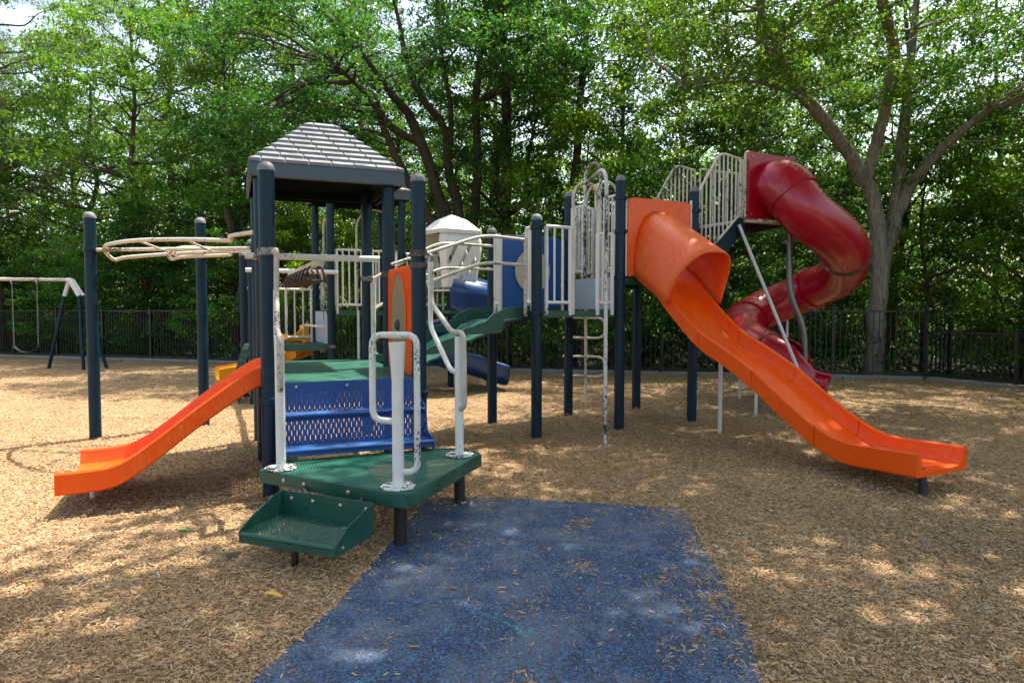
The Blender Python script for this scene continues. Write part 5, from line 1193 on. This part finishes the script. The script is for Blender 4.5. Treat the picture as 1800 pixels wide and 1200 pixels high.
custom_tree('multi_stem_tree', (-1.9, D), [
    ([PX(800, 560, D), PX(795, 420, D), PX(770, 340, D), PX(748, 270, D - .2), PX(725, 215, D - .4), PX(690, 170, D - .8), PX(640, 100, D - 1.4)], [0.20, 0.17, 0.15, 0.14, 0.12, 0.09, 0.04]),
    ([PX(738, 255, D - .2), PX(700, 235, D - .6), PX(672, 205, D - 1.0), PX(640, 165, D - 1.3), PX(600, 130, D - 1.7)], [0.10, 0.09, 0.08, 0.05, 0.03]),
    ([PX(800, 450, D), PX(735, 350, D - .4), PX(700, 280, D - .6), PX(676, 225, D - .8), PX(660, 150, D - 1)], [0.12, 0.11, 0.10, 0.08, 0.04]),
    ([PX(810, 500, D), PX(808, 380, D + .1), PX(790, 300, D + .2), PX(782, 230, D), PX(745, 180, D - .5), PX(720, 120, D - .8), PX(700, 20, D - 1)], [0.16, 0.13, 0.12, 0.10, 0.09, 0.07, 0.04]),
    ([PX(815, 520, D), PX(835, 380, D + .3), PX(840, 280, D + .3), PX(838, 190, D + .1), PX(850, 60, D - .4)], [0.15, 0.12, 0.11, 0.10, 0.05]),
    ([PX(790, 290, D + .2), PX(795, 200, D), PX(780, 120, D - .3), PX(770, 0, D - .6)], [0.08, 0.07, 0.06, 0.03])],
    blob(-2.6, 16.4, 7.8, 5.0, 3.0, 2.0, 72) + blob(-5.6, 16.4, 5.8, 1.8, 1.6, 1.1, 18), 380, 0.11, 0.58,
    'dark tree with several leaning stems behind the white turret', M['leaf_dark'], M['bark_dark'], 14)
D = 19.0
custom_tree('forked_tree', (-0.2, D), [
    ([PX(888, 600, D), PX(886, 400, D), PX(890, 300, D), PX(890, 200, D), PX(885, 50, D)], [0.19, 0.17, 0.15, 0.13, 0.06]),
    ([PX(893, 380, D), PX(925, 350, D), PX(925, 300, D - .2), PX(940, 220, D - .3)], [0.08, 0.07, 0.06, 0.03]),
    ([PX(880, 380, D), PX(860, 355, D), PX(830, 330, D), PX(800, 315, D)], [0.06, 0.05, 0.04, 0.02])],
    blob(0.2, 18.6, 7.6, 2.6, 2.2, 3.0, 40), 220, 0.14, 0.55, 'tree with a short curling side branch behind the white turret', M['leaf'], M['bark_dark'])

# shade trees standing beside and behind the camera: their crowns spread over the playground
def shade_tree(base, centre, rx, ry, rz, n, per, label, extra=()):
    bx_, by_ = base; c = Vector(centre); lim = [([(bx_, by_, -0.3), (bx_ + 0.1, by_, 2.5), (bx_ + (c.x - bx_) * 0.15, by_ + (c.y - by_) * 0.15, 5.2)], [0.32, 0.26, 0.2])]
    for dx, dy, dz in ((0, 0, 0.3), (-0.55, 0.3, 0), (0.55, -0.1, 0), (0.1, 0.6, 0.2)):
        s = Vector(lim[0][0][-1]); e_ = c + Vector((dx * rx, dy * ry, dz * rz)); lim.append(([s, s.lerp(e_, 0.5) + Z(0.8), e_], [0.14, 0.09, 0.03]))
    return custom_tree('shade_tree', base, lim, blob(c.x, c.y, c.z, rx, ry, rz, n, 0.1) + [q for e_ in extra for q in blob(*e_, 0.1)], per, 0.18, 0.66, label, M['leaf'], M['bark_dark'])
shade_tree((8.0, -4.0), (5.6, 4.2, 9.2), 5.4, 5.2, 1.5, 92, 270, 'spreading shade tree to the right behind the photographer')
shade_tree((-3.5, -5.5), (-1.2, 2.8, 9.6), 3.6, 4.2, 1.3, 34, 260, 'spreading shade tree to the left behind the photographer', extra=[(3.3, 6.2, 9.7, 2.2, 3.0, 0.9, 46)])  # extra crown is unseen, added to keep sun off the rubber path
shade_tree((-13.5, 3.0), (-7.0, 5.0, 9.6), 3.6, 3.2, 1.2, 34, 260, 'spreading shade tree beyond the left edge of the playground')
shade_tree((12.6, 7.0), (7.5, 9.6, 9.4), 5.0, 3.6, 1.4, 90, 260, 'spreading shade tree beside the lower fence on the right')

# ---- undergrowth and the far wood (uncountable)
N = 520; xs_ = rng.uniform(-26, 19, N); ys_ = np.array([fy(x) for x in xs_]) + 0.45 + rng.random(N) * 5; zs_ = rng.uniform(-0.05, 1.0, N) * (0.5 + 0.5 * rng.random(N))
ys_ = np.where(xs_ > 8.9, 14.9 - (xs_ - 9) * 0.3 + rng.random(N) * 5, ys_)
cc = np.stack([xs_, ys_, zs_], 1); x2 = rng.uniform(10.6, 17, 130); y2 = rng.uniform(-1, 14, 130); k = x2 > np.interp(y2, [4, 8.5, 11.6, 14.6], [11.9, 10.7, 10.2, 9.2]) + 0.4; cc = np.concatenate([cc, np.stack([x2, y2, rng.uniform(0, 0.8, 130)], 1)[k]])
V = leaves(cc, np.stack([rng.uniform(0.4, 0.75, len(cc))] * 2 + [rng.uniform(0.25, 0.5, len(cc))], 1), 150, 0.11, 0.6, 0.5, 0.1)
tag(leaf_mesh('undergrowth', V, M['leaf_dark']), 'dark leafy undergrowth on the forest floor behind the fence', kind='stuff')
N = 900; a_ = rng.uniform(math.radians(38), math.radians(142), N); r_ = rng.uniform(36, 46, N); cc = np.stack([r_ * np.cos(a_), r_ * np.sin(a_), rng.random(N) ** 1.4 * 11 - 0.5], 1)
V = leaves(cc, np.stack([rng.uniform(1.0, 1.9, N)] * 2 + [rng.uniform(0.6, 1.1, N)], 1), 140, 0.36, 0.6, 0.5, 0.1)
N2 = 520; a_ = rng.uniform(math.radians(36), math.radians(144), N2); r_ = rng.uniform(30, 37, N2); c2_ = np.stack([r_ * np.cos(a_), r_ * np.sin(a_), rng.random(N2) * 4.6 - 0.3], 1)
V = np.concatenate([V, leaves(c2_, np.stack([rng.uniform(0.9, 1.5, N2)] * 2 + [rng.uniform(0.6, 1.0, N2)], 1), 150, 0.26, 0.6, 0.5, 0.1)])
tag(leaf_mesh('distant_wood', V, M['leaf']), 'mass of leafy woodland far behind the fence', kind='stuff')
